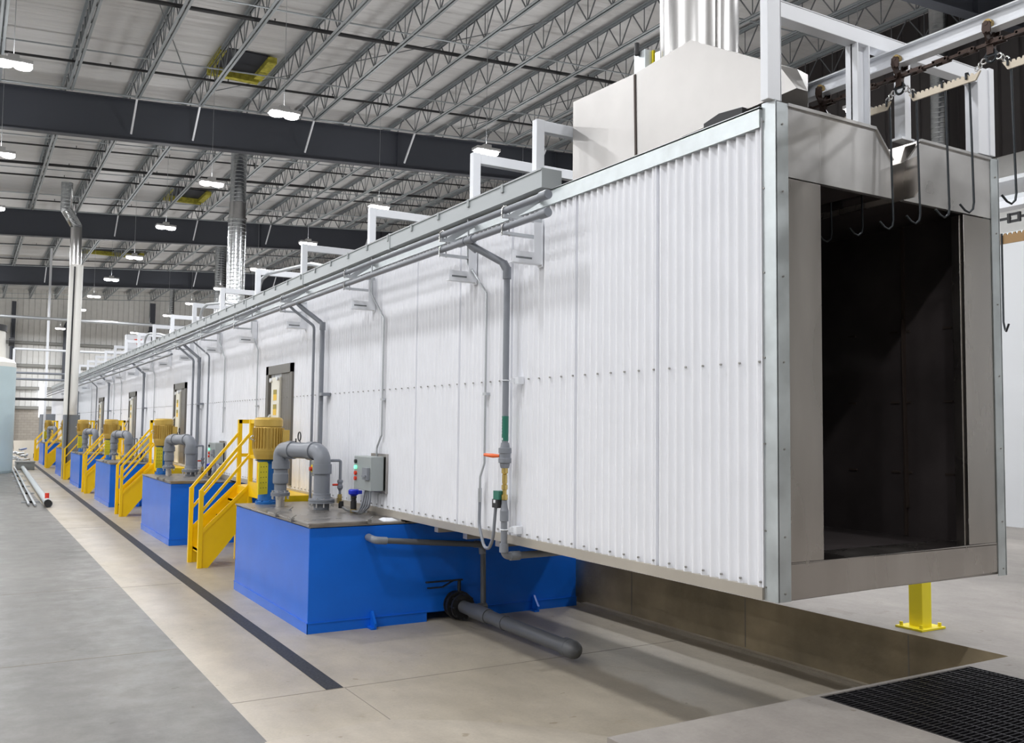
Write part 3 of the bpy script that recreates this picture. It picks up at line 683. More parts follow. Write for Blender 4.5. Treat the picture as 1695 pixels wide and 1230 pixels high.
# conduits beside it
def conduit(y, lab, z_low, box=None, top=3.75, r=.011, loop=False):
    d = Dx(y); b = MB()
    pts = [(3.93, y+.32, 3.98), (3.93, y+.32, 3.56), (3.955, y, 3.25), (3.955, y, z_low)]
    if loop: pts += [(3.93, y+.03, z_low-.12), (3.93, y+.03, z_low-.34)]
    pts = [(p[0]+d, p[1], p[2]) for p in pts]
    b.tube(arc(pts, .06, 4), r, 8)
    for z in (2.35,): b.box((3.945+d, y-.03, z-.012), (3.985+d, y+.035, z+.012))
    return b
b = conduit(7.11, '', 1.74, loop=True); b.cyl((3.93, 7.14, 1.4), (3.93, 7.14, 1.52), .018, 10)
root = empty('conduit', 'thin steel conduit with grey flexible loop left of the valve pipe', 'conduit', (0, 0, 0), 'conduits on the washer')
b.build('rigid_run', 'zinc', root)
b = MB(); b.tube(arc([(3.93, 7.14, 1.42), (3.92, 7.13, 1.2), (3.90, 7.0, 1.02), (3.87, 6.86, 1.03), (3.84, 6.74, 1.12), (3.84, 6.70, 1.40)], .15, 6), .014, 10); b.build('flexible_loop', 'pvc', root)
for i, (y, zl) in enumerate(((9.45, 1.95), (14.7, 1.7), (16.95, 1.9), (19.0, 1.6), (24.45, 1.9), (30.5, 1.7), (32.2, 1.7), (38.8, 1.7))):
    b = conduit(y, '', zl); 
    if i == 0:
        b.tube(arc([(3.955, 9.45, 1.95), (3.955, 9.57, 1.82), (3.955, 9.57, 1.70)], .05, 4), .011, 8)
    tag(b.build('conduit', 'zinc'), 'thin steel conduit dropping down the white wall to the equipment, %s beyond the valve pipe' % ORD[i], 'conduit', 'conduits on the washer')
# grey drop pipes further along
for i, (y, r, zl) in enumerate(((11.38, .030, 1.05), (11.72, .018, 1.05), (18.0, .016, 1.05), (18.9, .03, 1.05), (19.45, .022, 1.05), (25.8, .03, 1.05), (33.1, .03, 1.05), (36.6, .02, 1.05), (43.6, .03, 1.05), (47.5, .02, 1.05))):
    d = Dx(y); b = MB()
    b.tube(arc([(3.65+d, y+.28, 3.64), (3.70+d, y+.24, 3.58), (3.9+d, y, 3.36), (3.9+d, y, zl)], .08, 4), r, 12)
    if r > .025:
        b.tube([(3.9+d, y, 3.38), (3.9+d, y, 3.28)], r+.008, 12)
        b.box((3.86+d, y-.02, 2.43), (3.985+d, y-.14, 2.47))
    tag(b.build('drop_pipe', 'pvc'), ['thick grey drop pipe on the white wall, right of the nearest door', 'thin grey pipe just left of the thick drop pipe near the nearest door',
        'thin dark drop pipe left of the nearest door', 'thick grey drop pipe right of the second door', 'slimmer grey pipe paired with the thick one at the second door',
        'grey drop pipe beyond the second door', 'grey drop pipe beyond the third door', 'thin grey drop pipe near the white duct', 'grey drop pipe just past the white duct', 'farthest thin drop pipe on the washer'][i], 'pipe', 'vertical pipes on the washer')
# ================================================================ TANK UNITS
TX, TY = 2.99, 8.92     # near-left corner of the first tank
UN = [(0, 'nearest'), (7.45, 'second'), (15.48, 'third'), (22.93, 'fourth'), (29.5, 'fifth'), (40.4, 'farthest')]
group_of = {}
def unit(root, labfmt, group, idx=range(6)):
    kids = children(root)
    root['group'] = group
    base = root.location.copy()
    for i in idx:
        dy, nm = UN[i]
        lab = labfmt % nm
        if i == idx[0]: root['label'] = lab; root.location = (base.x+Dx(TY+dy), base.y+dy, base.z)
        else: copy_tree(root, (base.x+Dx(TY+dy), base.y+dy, base.z), lab, group, kids)
# --- tank
root = empty('sump_tank', 'x', 'tank', (0, 0, 0))
b = MB(); b.box((TX, TY, 0.09), (6.2, TY+2.85, 1.045)); b.build('body', 'blue', root, .006)
b = MB()
b.box((TX-.006, TY-.006, 0), (4.285, TY+.0, .10)); b.box((4.955, TY-.006, 0), (6.205, TY, .10)); b.box((TX-.006, TY-.006, 0), (TX, TY+2.85, .10))
b.box((TX, TY, 0), (4.285, TY+2.85, .092)); b.box((4.955, TY, 0), (6.2, TY+2.85, .092)); b.box((4.28, TY+.4, 0), (4.96, TY+2.85, .092), None)
b.box((TX-.012, TY-.012, .098), (4.285, TY, .106)); b.box((4.955, TY-.012, .098), (6.205, TY, .106)); b.box((TX-.012, TY, .098), (TX, TY+2.85, .106)); b.build('base_skirt', 'blue', root)
b = MB(); b.box((TX-.012, TY-.005, 1.045), (4.02, TY+2.86, 1.062)); b.box((TX+.0, TY+.0, 1.03), (6.2, TY+2.85, 1.05)); b.box((3.98, TY+.02, 1.06), (4.0, TY+2.8, 1.10)); b.build('lid', 'lid', root, .002)
b = MB(); b.box((2.955, TY-.05, 1.075), (3.62, TY+1.36, 1.09)); b.box((2.975, TY-.03, 1.06), (3.60, TY+1.34, 1.076)); b.build('hatch_cover', 'lid', root, .002)
b = MB()
for p in ((2.95, TY+1.0), (2.95, TY+.45), (3.6, TY-.03), (3.2, TY+1.36)): b.box((p[0]-.02, p[1]-.03, 1.06), (p[0]+.02, p[1]+.03, 1.10)); b.tube([(p[0], p[1], 1.1), (p[0]+.05, p[1]+.02, 1.125)], .006, 6)
b.build('latch', 'bolt', root)
for x in (3.66, 5.61):
    b = MB(); b.prism([(TY-.006, 0), (TY-.006, .17), (TY-.03, .17), (TY-.12, .06), (TY-.12, 0)], 0, x-.012, x+.012); b.box((x-.045, TY-.12, 0), (x+.0, TY, .02)); b.build('lifting_lug', 'blue', root)
unit(root, '%s glossy blue rectangular sump tank under the washer', 'blue sump tanks')
b = MB(); b.add([(3.80, 8.97, 1.063), (3.98, 9.0, 1.063), (4.0, 9.2, 1.063), (3.84, 9.22, 1.063), (3.86, 9.05, 1.085), (3.93, 9.06, 1.09), (3.94, 9.15, 1.082), (3.87, 9.16, 1.088)],
    [(0,1,5,4), (1,2,6,5), (2,3,7,6), (3,0,4,7), (4,5,6,7), (3,2,1,0)])
tag(b.build('white_rag', 'frame'), 'small crumpled white rag on top of the nearest blue tank', 'rag')
# --- vertical pump with gold motor
mx, my = 3.32, 11.60
root = empty('vertical_pump', 'x', 'pump', (mx, my, 1.062))
b = MB(); b.lathe((0, 0, 0), [(.14, 0), (.14, .03), (.115, .04), (.11, .08), (.10, .2), (.10, .5), (.12, .53), (.16, .55)], 24); 
for k in range(8):
    a = 2*PI*k/8; b.cyl((.125*math.cos(a), .125*math.sin(a), .03), (.125*math.cos(a), .125*math.sin(a), .05), .012, 6)
b.build('column', 'bluedk', root)
b = MB(); b.lathe((0, 0, 0), [(.10, .545), (.15, .56), (.175, .62), (.185, .67), (.185, .70)], 28); b.build('end_bell', 'gold', root)
b = MB(); b.lathe((0, 0, 0), [(.168, .68), (.172, .70), (.172, .95), (.16, .985)], 28)
for k in range(30):
    a = 2*PI*k/30
    c, s = math.cos(a), math.sin(a)
    b.bar((c*.182, s*.182, .69), (c*.182, s*.182, .955), .010, .026, (c, s, 0))
b.build('finned_body', 'gold', root)
b = MB(); b.lathe((0, 0, 0), [(.175, .97), (.178, .975), (.178, 1.055), (.165, 1.078), (.13, 1.088), (0, 1.09)], 32); b.build('fan_cover', 'gold', root)
b = MB(); b.box((.14, -.13, .74), (.235, .04, .93)); b.build('terminal_box', 'gold', root, .006)
b = MB(); b.torus((-.205, -.03, .83), .025, .009, 'y', 14, 6); b.cyl((-.19, -.03, .79), (-.16, -.03, .79), .02, 8); b.build('lifting_eye', 'chrome', root)
# perforated yellow guard facing the camera
b = MB()
ax = Vector((.57, -.82, 0)).normalized(); tr = Vector((.82, .57, 0)); c0 = Vector((-.06, -.12, 0))
for s in (0,):
    p = c0+Vector((-.03, -.03, 0))
    vs = [p+tr*u+Vector((0, 0, z)) for u, z in ((-.09, .13), (.085, .13), (.085, .53), (-.09, .53))]
    vs2 = [v+ax*-.012 for v in vs]
    b.add(vs+vs2, [(0,1,2,3), (7,6,5,4), (0,4,5,1), (1,5,6,2), (2,6,7,3), (3,7,4,0)], False, 'guard')
    for iu in range(3):
        for iz in range(5):
            q = p+tr*(-.05+.05*iu)+Vector((0, 0, .21+.065*iz)); b.cyl(q-ax*.004, q+ax*.003, .006, 6, 'black')
b.add([tuple(v) for v in [c0+tr*-.08+Vector((0,0,.24)), c0+tr*.15+Vector((0,0,.24)), c0+tr*.15+Vector((0,0,.255)), c0+tr*-.08+Vector((0,0,.255))]], [(0,1,2,3)], False, 'guard')
b.add([tuple(v) for v in [c0+tr*-.08+Vector((0,0,.46)), c0+tr*.15+Vector((0,0,.46)), c0+tr*.15+Vector((0,0,.475)), c0+tr*-.08+Vector((0,0,.475))]], [(0,1,2,3)], False, 'guard')
b.build('coupling_guard', 'guard', root)
unit(root, 'gold finned pump motor on a blue column with yellow guard, on the %s blue tank', 'vertical pumps')
# --- discharge pipe: up, over, down
p1 = Vector((3.347, 11.118, 0)); p2 = Vector((3.575, 10.273, 0)); top = 1.755
root = empty('discharge_pipe', 'x', 'pipe', (0, 0, 0))
b = MB(); b.cyl((p1.x, p1.y, 1.06), (p1.x, p1.y, 1.2), .052, 20); b.build('steel_stub', 'steel', root)
b = MB()
b.lathe((p1.x, p1.y, 0), [(.115, 1.195), (.115, 1.212), (.10, 1.214), (.115, 1.216), (.115, 1.235), (.09, 1.24), (.085, 1.26)], 28)
b.lathe((p1.x, p1.y, 0), [(.074, 1.25), (.074, 1.34), (.09, 1.345), (.093, 1.36), (.093, 1.46), (.085, 1.47), (.085, 1.52), (.107, 1.525), (.107, 1.61)], 28)
# elbows and span
pa = [Vector((p1.x, p1.y, 1.58)), Vector((p1.x, p1.y, top)), Vector((p2.x, p2.y, top)), Vector((p2.x, p2.y, 1.5))]
b.tube(arc(pa, .15, 10), .095, 28)
h = (p2-p1).normalized()
for t0, t1, rr in ((.16, .27, .108), ((p2-p1).length-.27, (p2-p1).length-.16, .108)):
    a = p1+h*t0; c = p1+h*t1; b.cyl((a.x, a.y, top), (c.x, c.y, top), rr, 28)
b.lathe((p2.x, p2.y, 0), [(.109, 1.50), (.109, 1.61)], 28)
b.lathe((p2.x, p2.y, 0), [(.092, 1.22), (.092, 1.53)], 28)
b.lathe((p2.x, p2.y, 0), [(.15, 1.165), (.15, 1.185), (.13, 1.187), (.15, 1.19), (.15, 1.21), (.11, 1.215), (.103, 1.25), (.103, 1.27), (.092, 1.275)], 32)
b.lathe((p2.x, p2.y, 0), [(.09, 1.06), (.09, 1.17)], 24)
b.build('pvc_run', 'pvc', root)
b = MB()
for cx_, cy2, zz, rr, n_ in ((p1.x, p1.y, 1.185, .098, 8), (p2.x, p2.y, 1.15, .132, 10)):
    for k in range(n_):
        a = 2*PI*(k+.3)/n_; x, y = cx_+rr*math.cos(a), cy2+rr*math.sin(a)
        b.cyl((x, y, zz-.03), (x, y, zz+.075), .0085, 6)
b.build('flange_bolt', 'chrome', root)
b = MB(); m_ = p1+h*.33; b.torus((m_.x+.02, m_.y-.04, top+.165), .052, .008, 'x', 20, 8); b.tube([(m_.x, m_.y+.03, top+.09), (m_.x, m_.y+.03, top+.14)], .008, 6); b.tube([(m_.x+.02, m_.y-.05, top+.11), (m_.x+.02, m_.y-.09, top+.09)], .006, 6); b.build('gauge_ring', 'black', root)
unit(root, 'thick grey PVC pipe looping up and over on the %s blue tank', 'discharge pipes')
# --- small valve riser
root = empty('sample_valve', 'x', 'valve', (0, 0, 0))
b = MB(); b.tube(arc([(3.66, 10.26, 1.65), (3.79, 10.26, 1.65), (3.79, 10.26, 1.30)], .02, 4), .017, 10); b.lathe((3.79, 10.26, 0), [(.017, 1.30), (.026, 1.32), (.034, 1.33), (.034, 1.36), (.026, 1.365), (.026, 1.39), (.034, 1.395), (.034, 1.42), (.02, 1.43)], 12); b.build('riser', 'pvc', root)
b = MB(); b.tube([(3.76, 10.26, 1.37), (3.70, 10.26, 1.37)], .013, 8); b.build('red_handle', 'red', root)
b = MB(); b.cyl((3.79, 10.26, 1.19), (3.79, 10.26, 1.26), .026, 8, 'brass'); b.box((3.76, 10.23, 1.16), (3.80, 10.28, 1.22), 'brass'); b.cyl((3.80, 10.24, 1.10), (3.80, 10.24, 1.18), .03, 10, 'black'); b.cyl((3.79, 10.26, 1.26), (3.79, 10.26, 1.31), .016, 8, 'pvc')
b.tube(arc([(3.80, 10.24, 1.12), (3.84, 10.15, 1.08), (3.9, 9.9, 1.08), (3.9, 9.7, 1.10)], .05, 4), .014, 8, True, 'zinc'); b.build('brass_body', 'brass', root)
unit(root, 'small grey valve riser with red handle beside the pipe on the %s blue tank', 'sample valves', range(3))
# --- level sensor
root = empty('level_sensor', 'x', 'sensor', (3.88, 10.05, 1.062))
b = MB(); b.lathe((0, 0, 0), [(.03, 0), (.036, .005), (.036, .04)], 14); b.build('brass_base', 'brass', root)
b = MB(); b.lathe((0, 0, 0), [(.034, .04), (.034, .13), (.028, .135), (.028, .16), (.034, .165), (.034, .19)], 14); b.build('stem', 'black', root)
b = MB(); b.lathe((0, 0, 0), [(.03, .19), (.06, .215), (.062, .25), (.05, .265), (0, .268)], 18); b.box((.02, -.08, .215), (.07, 0, .255)); b.build('blue_head', 'royal', root)
unit(root, 'black level sensor with blue head on the %s blue tank', 'level sensors', range(3))
# --- control box
root = empty('control_box', 'x', 'control box', (3.80, 9.35, 1.35))
b = MB(); b.box((0, 0, 0), (.15, .5, .37)); b.build('enclosure', 'box', root, .006)
b = MB(); b.box((.16, -.03, -.03), (.19, .40, .40)); b.build('back_panel', 'steel', root)
for i, (z, mm) in enumerate(((.31, 'black'), (.245, 'greenlit'), (.18, 'red'), (.12, 'red'))):
    b = MB(); b.cyl((-.0, .43, z), (-.022, .43, z), .022, 12); b.build('push_button', mm, root)
b = MB(); b.box((-.035, .03, .12), (0, .17, .25)); b.box((-.055, .05, .15), (-.035, .14, .17)); b.build('disconnect_handle', 'pvc', root)
b = MB()
for k in range(4): b.tube(arc([(.03+.02*k, .08+.09*k, 0), (.02, .06+.09*k, -.16-.02*k), (.05, .35+.04*k, -.26), (.06, .75, -.27)], .1, 5), .013, 8)
b.build('flexible_cable', 'pvc', root)
unit(root, 'grey control box with pilot lights on the white wall over the %s blue tank', 'control boxes', range(4))
# --- disconnect switch behind the pump pipe
root = empty('disconnect_switch', 'x', 'switch', (3.78, 11.15, 1.42))
b = MB(); b.box((0, 0, 0), (.07, .13, .19)); b.build('switch_box', 'box', root, .004)
b = MB(); b.box((-.012, .03, .05), (0, .10, .14), 'guard'); b.cyl((-.012, .07, .09), (-.04, .07, .09), .026, 12, 'red'); b.build('rotary_knob', 'red', root)
b = MB(); b.tube([(.05, .06, 0), (.05, .06, -.36)], .016, 8); b.tube([(.05, .06, .19), (.02, .0, .3), (-.1, -.2, .33)], .008, 6); b.build('cable', 'pvc', root)
unit(root, 'small grey switch with red and yellow knob behind the pump pipe of the %s tank', 'disconnect switches', range(3))
# --- stairs with platform
def stairs(y0, nm):
    root = empty('yellow_stairs', 'yellow steel stairs with handrails up to the washer door, %s flight' % nm, 'stairs', (Dx(y0)+0, y0, 0), 'yellow stairs')
    Wd = .66; X0, X1 = 2.94, 3.6; Z1 = 1.13; sl = (1.925-1.112)/(3.59-2.92)
    for s, yy in ((0, 0), (1, Wd)):
        b = MB(); b.prism([(2.94, 0), (3.05, 0), (3.62, .70), (3.62, 1.16), (2.94, .50)], 1, yy, yy+.012)
        b.bar((2.94, yy-.008, .50), (3.62, yy-.008, 1.17), .05, .012, (0, 1, 0)); b.build('stringer', 'yellow', root)
        b = MB(); b.box((2.90, yy-.02, 0), (2.96, yy+.04, 1.11)); b.build('newel_post', 'yellow', root, .003)
        b = MB(); b.bar((2.92, yy+.01, 1.09), (3.62, yy+.01, 1.09+sl*.70), .04, .04); b.build('handrail', 'yellow', root)
        b = MB(); b.bar((2.94, yy+.01, .80), (3.62, yy+.01, .80+sl*.68), .035, .035); b.build('mid_rail', 'yellow', root)
        b = MB(); b.box((3.59, yy-.02, .9), (3.65, yy+.04, 2.13)); b.build('platform_post', 'yellow', root, .003)
        b = MB(); b.box((3.6, yy-.02, 2.07), (3.96, yy+.03, 2.13)); b.box((3.6, yy-.01, 1.56), (3.96, yy+.03, 1.61)); b.box((3.90, yy-.02, 1.0), (3.96, yy+.03, 2.13)); b.build('side_rail', 'yellow', root)
    for k in range(4):
        b = MB(); z = .23+.235*k; x = 2.97+.165*k; b.box((x, .02, z-.03), (x+.2, Wd, z)); b.box((x, .02, z-.05), (x+.01, Wd, z)); b.build('tread', 'yellow', root)
    b = MB(); b.box((3.6, -1.75, 1.0), (3.985, Wd+.15, 1.13)); b.build('platform', 'yellow', root, .004)
    b = MB(); b.box((3.6, -1.2, 0), (3.68, -1.12, 1.0)); b.box((3.6, Wd+.02, 0), (3.68, Wd+.1, 1.0)); b.build('platform_leg', 'yellow', root)
    b = MB(); b.box((3.6, -1.15, 2.07), (3.65, 0, 2.13)); b.box((3.6, -1.15, 1.56), (3.65, 0, 1.61)); b.box((3.6, -1.2, 1.13), (3.65, -1.14, 2.13)); b.build('front_rail', 'yellow', root)
    b = MB(); b.box((3.602, -1.5, .995), (3.62, -.9, 1.0)); b.box((3.598, -1.75, 1.13), (3.606, 0, 1.22)); b.build('toe_plate', 'yellow', root)
for y0, nm in ((13.66, 'nearest'), (21.88, 'second'), (29.36, 'third'), (36.7, 'fourth'), (46.06, 'fifth'), (54.7, 'farthest')): stairs(y0, nm)

# ---------------------------------------------------------------- pipes in front of the first tank
root = empty('overflow_pipe', 'slim grey pipe across the front of the nearest blue tank, turning down', 'pipe', (0, 0, 0))
b = MB(); b.tube(arc([(3.60, 8.93, .92), (3.60, 8.76, .90), (4.83, 8.72, .80), (4.83, 8.55, .16)], .05, 5)[:1] + arc([(3.60, 8.93, .92), (3.61, 8.75, .905), (4.835, 8.70, .80), (4.835, 8.68, .15)], .06, 5)[1:], .030, 14); b.build('run', 'pvcdk', root)
b = MB(); b.tube(arc([(3.605, 8.90, .92), (3.61, 8.75, .905), (3.74, 8.745, .893)], .05, 5), .038, 14); b.build('elbow', 'pvc', root); b = MB(); b.tube(arc([(4.74, 8.722, .808), (4.83, 8.72, .80), (4.83, 8.70, .70)], .04, 5), .038, 14); b.build('elbow', 'pvc', root)
root = empty('drain_pipe', 'thick grey capped drain pipe with flanged valve lying before the nearest tank', 'pipe', (0, 0, 0))
dp0 = Vector((4.62, 8.95, .16)); dp1 = Vector((4.655, 6.72, .125))
dv = (dp1-dp0).normalized()
b = MB(); b.tube([dp0, dp1], .066, 20); b.build('run', 'pvcdk', root)
b = MB(); q0 = dp0+dv*.42; b.tube([q0, q0+dv*.33], .076, 20); b.tube([(4.86, 8.68, .15), (4.64, 8.62, .15)], .042, 14)
b.build('tee', 'pvcdk', root); b = MB(); b.tube([dp0+dv*.98, dp0+dv*1.08], .073, 20); b.build('coupling', 'pvcdk', root)
b = MB(); e = dp1-dv*.07
pts = [e, e+dv*.07, e+dv*.10, e+dv*.125, e+dv*.14]; b.tube(pts, .08, 20, True, None, [.08, .08, .07, .045, .01]); b.tube([e-dv*.06, e], .082, 20); b.build('round_cap', 'pvcdk', root)
b = MB()
for t, rr, wd_ in ((.02, .14, .03), (.09, .15, .05), (.19, .135, .03)):
    b.tube([dp0+dv*t, dp0+dv*(t+wd_)], rr, 24)
for k in range(8):
    a = 2*PI*k/8; p = dp0+Vector((math.cos(a)*.12, 0, math.sin(a)*.12)); b.tube([p, p+dv*.26], .010, 6)
b.build('flanged_valve', 'black', root)
b = MB(); q = dp0+dv*.12; b.tube([q, q+Vector((0, 0, .27))], .02, 8); b.box((q.x-.40, q.y-.03, .42), (q.x+.03, q.y+.0, .435)); b.box((q.x-.38, q.y-.03, .36), (q.x-.2, q.y, .372)); b.bar((q.x-.21, q.y-.015, .365), (q.x-.08, q.y-.015, .425), .03, .01); b.build('lever_handle', 'hook', root)
# ---------------------------------------------------------------- yellow floor post
root = empty('floor_post', 'short square yellow post bolted to the raised floor beneath the washer mouth', 'post', (6.62, 4.72, .5))
b = MB(); b.box((-.06, -.06, .014), (.06, .06, .60)); b.build('post', 'guard', root, .004)
b = MB(); b.box((-.15, -.12, 0), (.15, .12, .016)); b.build('base_plate', 'guard', root, .002)
for sx in (-1, 1):
    for sy in (-1, 1):
        b = MB(); b.cyl((sx*.115, sy*.09, .016), (sx*.115, sy*.09, .045), .014, 8); b.build('anchor_bolt', 'guard', root)
# ---------------------------------------------------------------- grating over the floor trench
root = empty('floor_grating', 'dark steel bar grating set in the raised floor at the lower right', 'grating', (0, 0, 0))
gx0, gx1, gy0, gy1 = 4.39, 5.83, 2.21, 3.79
b = MB(); x = gx0+.01
b2 = MB(); y = gy0
while y <= gy1+.001:
    b2.box((gx0, y, .468), (gx1, y+.004, ZUP)); y += .0302
b2.build('bearing_bars', 'grate', root)['kind'] = 'stuff'
b = MB(); x = gx0
while x <= gx1+.001:
    b.box((x-.003, gy0, .488), (x+.003, gy1, ZUP+.001)); x += .1
b.build('cross_rods', 'grate', root)['kind'] = 'stuff'
b = MB(); b.box((gx0-.006, gy0, .455), (gx0, gy1, ZUP)); b.box((gx1, gy0, .455), (gx1+.006, gy1, ZUP)); b.build('edge_band', 'grate', root)
b = MB(); b.box((4.38, 2.2, .02), (5.84, 3.80, .03)); struct('floor_trench', b, 'pit')
# ---------------------------------------------------------------- long floor drain
b = MB()
def dr(y): return 2.51+.003*max(0, y-7)+.0085*max(0, y-14)
ys = [7.0, 14, 30, 50, 66]
for a, c in zip(ys, ys[1:]):
    b.add([(dr(a), a, .002), (dr(a)+.14, a, .002), (dr(c)+.14, c, .002), (dr(c), c, .002), (dr(a), a, .004), (dr(a)+.14, a, .004), (dr(c)+.14, c, .004), (dr(c), c, .004)],
      [(0,3,2,1), (4,5,6,7), (0,1,5,4), (1,2,6,5), (2,3,7,6), (3,0,4,7)])
tag(b.build('trench_drain', 'drain'), 'long narrow black trench drain running beside the tanks', 'drain')

# ================================================================ CONVEYOR
CX = 4.97
root = empty('conveyor_rail', 'white aluminium I-beam conveyor rail running over the washer mouth toward the top right', 'conveyor rail', (0, 0, 0))
ya, yb = -1.5, 6.3
b = MB(); b.box((CX-.04, ya, 4.355), (CX+.04, yb, 4.363)); b.box((CX-.04, ya, 4.452), (CX+.04, yb, 4.46)); b.box((CX-.005, ya, 4.36), (CX+.005, yb, 4.455)); b.build('i_beam', 'frame', root)
# chain
root = empty('conveyor_chain', 'dark brown link chain hanging just below the nearer conveyor rail', 'chain', (0, 0, 0))
cz = 4.285; y = 0.4; b = MB(); k = 0
while y < 5.4:
    if k % 2 == 0:
        for s in (-1, 1):
            b.box((CX+s*.022-.004, y, cz-.012), (CX+s*.022+.004, y+.10, cz+.012))
        b.cyl((CX-.026, y+.012, cz), (CX+.026, y+.012, cz), .008, 6); b.cyl((CX-.026, y+.088, cz), (CX+.026, y+.088, cz), .008, 6)
    else:
        b.box((CX-.012, y-.02, cz-.009), (CX-.006, y+.095, cz+.009)); b.box((CX+.006, y-.02, cz-.009), (CX+.012, y+.095, cz+.009))
    y += .085; k += 1
b.build('links', 'bronze', root)
def trolley(y, lab):
    root = empty('conveyor_trolley', lab, 'trolley', (CX, y, 0), 'conveyor trolleys')
    b = MB()
    for s in (-1, 1):
        b.cyl((s*.012, 0, 4.392), (s*.038, 0, 4.392), .028, 16)
    b.build('wheel', 'brasslink', root)
    b = MB()
    for s in (-1, 1):
        b.prism([(-.022, 4.40), (.022, 4.40), (.026, 4.36), (.018, 4.335), (-.026, 4.335), (-.028, 4.37)], 0, s*.042, s*.05)
        b.bar((s*.046, 0, 4.345), (s*.014, .0, 4.29), .05, .01, (0, 1, 0))
    b.cyl((-.052, 0, 4.392), (.052, 0, 4.392), .014, 10); b.box((-.014, -.02, 4.22), (.014, .02, 4.31)); b.build('yoke', 'bronze', root)
    b = MB(); b.torus((0, 0, 4.205), .03, .008, 'x', 14, 6); b.prism([(-.045, 4.21), (.045, 4.21), (.02, 4.25), (-.02, 4.25)], 0, -.006, .006); b.build('hanger_plate', 'hook', root)
    b = MB()
    for s in (-1, 1):
        b.torus((0, s*.045, 4.195), .017, .005, 'x', 10, 6); b.torus((0, s*.068, 4.178), .016, .005, 'y', 10, 6); b.torus((.0, s*.088, 4.165), .013, .0045, 'x', 10, 6)
    b.build('clevis', 'chrome', root)
for i, y in enumerate((1.83, 2.43, 3.03, 3.63, 4.23, 4.83)):
    trolley(y, 'brown conveyor trolley on the rail, %s' % ['out at the very front, beyond the picture edge', 'just at the upper right picture edge', 'in front of the right white post', 'above the slot in the stainless header', 'between the left white post and the inner post', 'under the hood, left of the tall white post'][i])
def loadbar(y0, lab, n=14):
    L = .6-.19
    b = MB(); pts = [(y0, 4.10), (y0+L, 4.10), (y0+L+.03, 4.15)]
    zt = 4.148; tooth = L/n
    for k in range(n, 0, -1):
        yy = y0+tooth*k
        pts += [(yy, zt), (yy-tooth*.35, zt), (yy-tooth*.5, zt-.013), (yy-tooth*.85, zt-.013)]
    pts += [(y0-.03, zt)]
    b.prism(pts, 0, CX-.006, CX+.006)
    tag(b.build('load_bar', 'loadbar'), lab, 'load bar', 'notched load bars')
for i, y in enumerate((1.83, 2.43, 3.03, 3.63, 4.23)):
    loadbar(y+.095, 'notched flat load bar hanging from the chain, %s' % ['in front of the picture edge', 'at the far upper right', 'directly in front of the right-hand header', 'above the left half of the header slot', 'partly hidden behind the left header plate'][i])
def hook(y, lab, dz=0):
    b = MB(); z0 = 4.10+dz; zl = z0-.76
    pts = [(CX-.012, y-.0, z0+.02), (CX-.012, y, z0+.055), (CX+.004, y, z0+.062), (CX+.016, y, z0+.045), (CX+.016, y-.004, z0), (CX+.012, y-.02, zl+.05), (CX+.004, y-.018, zl+.01), (CX-.02, y-.01, zl-.012), (CX-.045, y, zl+.0), (CX-.075, y+.012, zl+.035)]
    b.tube(pts, .0065, 8)
    tag(b.build('j_hook', 'hook'), lab, 'hook', 'long J hooks')
for i, y in enumerate((2.72, 2.93, 3.18, 3.335, 3.53, 3.72, 3.95, 4.2, 4.4)):
    hook(y, 'long dark J hook on a load bar, %s' % ['beyond the right edge of the picture', 'right of the outer white post, farthest right', 'right one of two before the header', 'left one of two before the header', 'passing in front of the header slot', 'dropping through the notch behind the slot lip', 'right of two inside the dark mouth', 'left of two inside the dark mouth', 'deepest in the dark tunnel'][i])
# second conveyor run further back at the right
root = empty('return_rail', 'pale conveyor rail with shroud behind the washer mouth at the right edge', 'conveyor rail', (0, 0, 0))
b = MB(); b.box((10.1, 2, 4.62), (10.3, 7.2, 4.70)); b.build('rail', 'frame', root)
b = MB(); b.box((10.2, 2, 4.95), (11.6, 7.2, 5.0)); b.box((10.2, 2, 4.72), (10.23, 7.2, 4.78)); b.build('shroud', 'booth', root)
b = MB(); y = 4.6; k = 0
while y < 6.6:
    if k % 2 == 0:
        b.box((10.17, y, 4.45), (10.18, y+.14, 4.48)); b.box((10.17, y, 4.53), (10.18, y+.14, 4.56)); b.box((10.16, y, 4.45), (10.19, y+.03, 4.56)); b.box((10.16, y+.12, 4.45), (10.19, y+.15, 4.56))
    else: b.box((10.17, y-.02, 4.49), (10.18, y+.14, 4.52))
    y += .13; k += 1
tag(b.build('return_chain', 'black'), 'black link chain behind the washer mouth at the right edge', 'chain')
b = MB(); pts = [(4.6, 4.22), (6.6, 4.22), (6.6, 4.31)]; y = 6.6
while y > 4.65: pts += [(y-.01, 4.34), (y-.03, 4.34), (y-.04, 4.315), (y-.05, 4.315)]; y -= .055
pts += [(4.6, 4.34)]; b.prism(pts, 0, 10.17, 10.19); tag(b.build('load_bar', mat('brown_load_bar', (.30, .19, .09), .5, metal=.5)), 'brown notched bar below the black chain at the right edge', 'load bar', 'notched load bars')
b = MB(); b.tube([(10.165, 6.12, 4.34), (10.165, 6.12, 3.32), (10.13, 6.08, 3.22), (10.05, 6.02, 3.2), (10.0, 5.96, 3.27)], .012, 8); tag(b.build('j_hook', 'hook'), 'thin J hook below the brown notched bar at the right edge', 'hook', 'long J hooks')
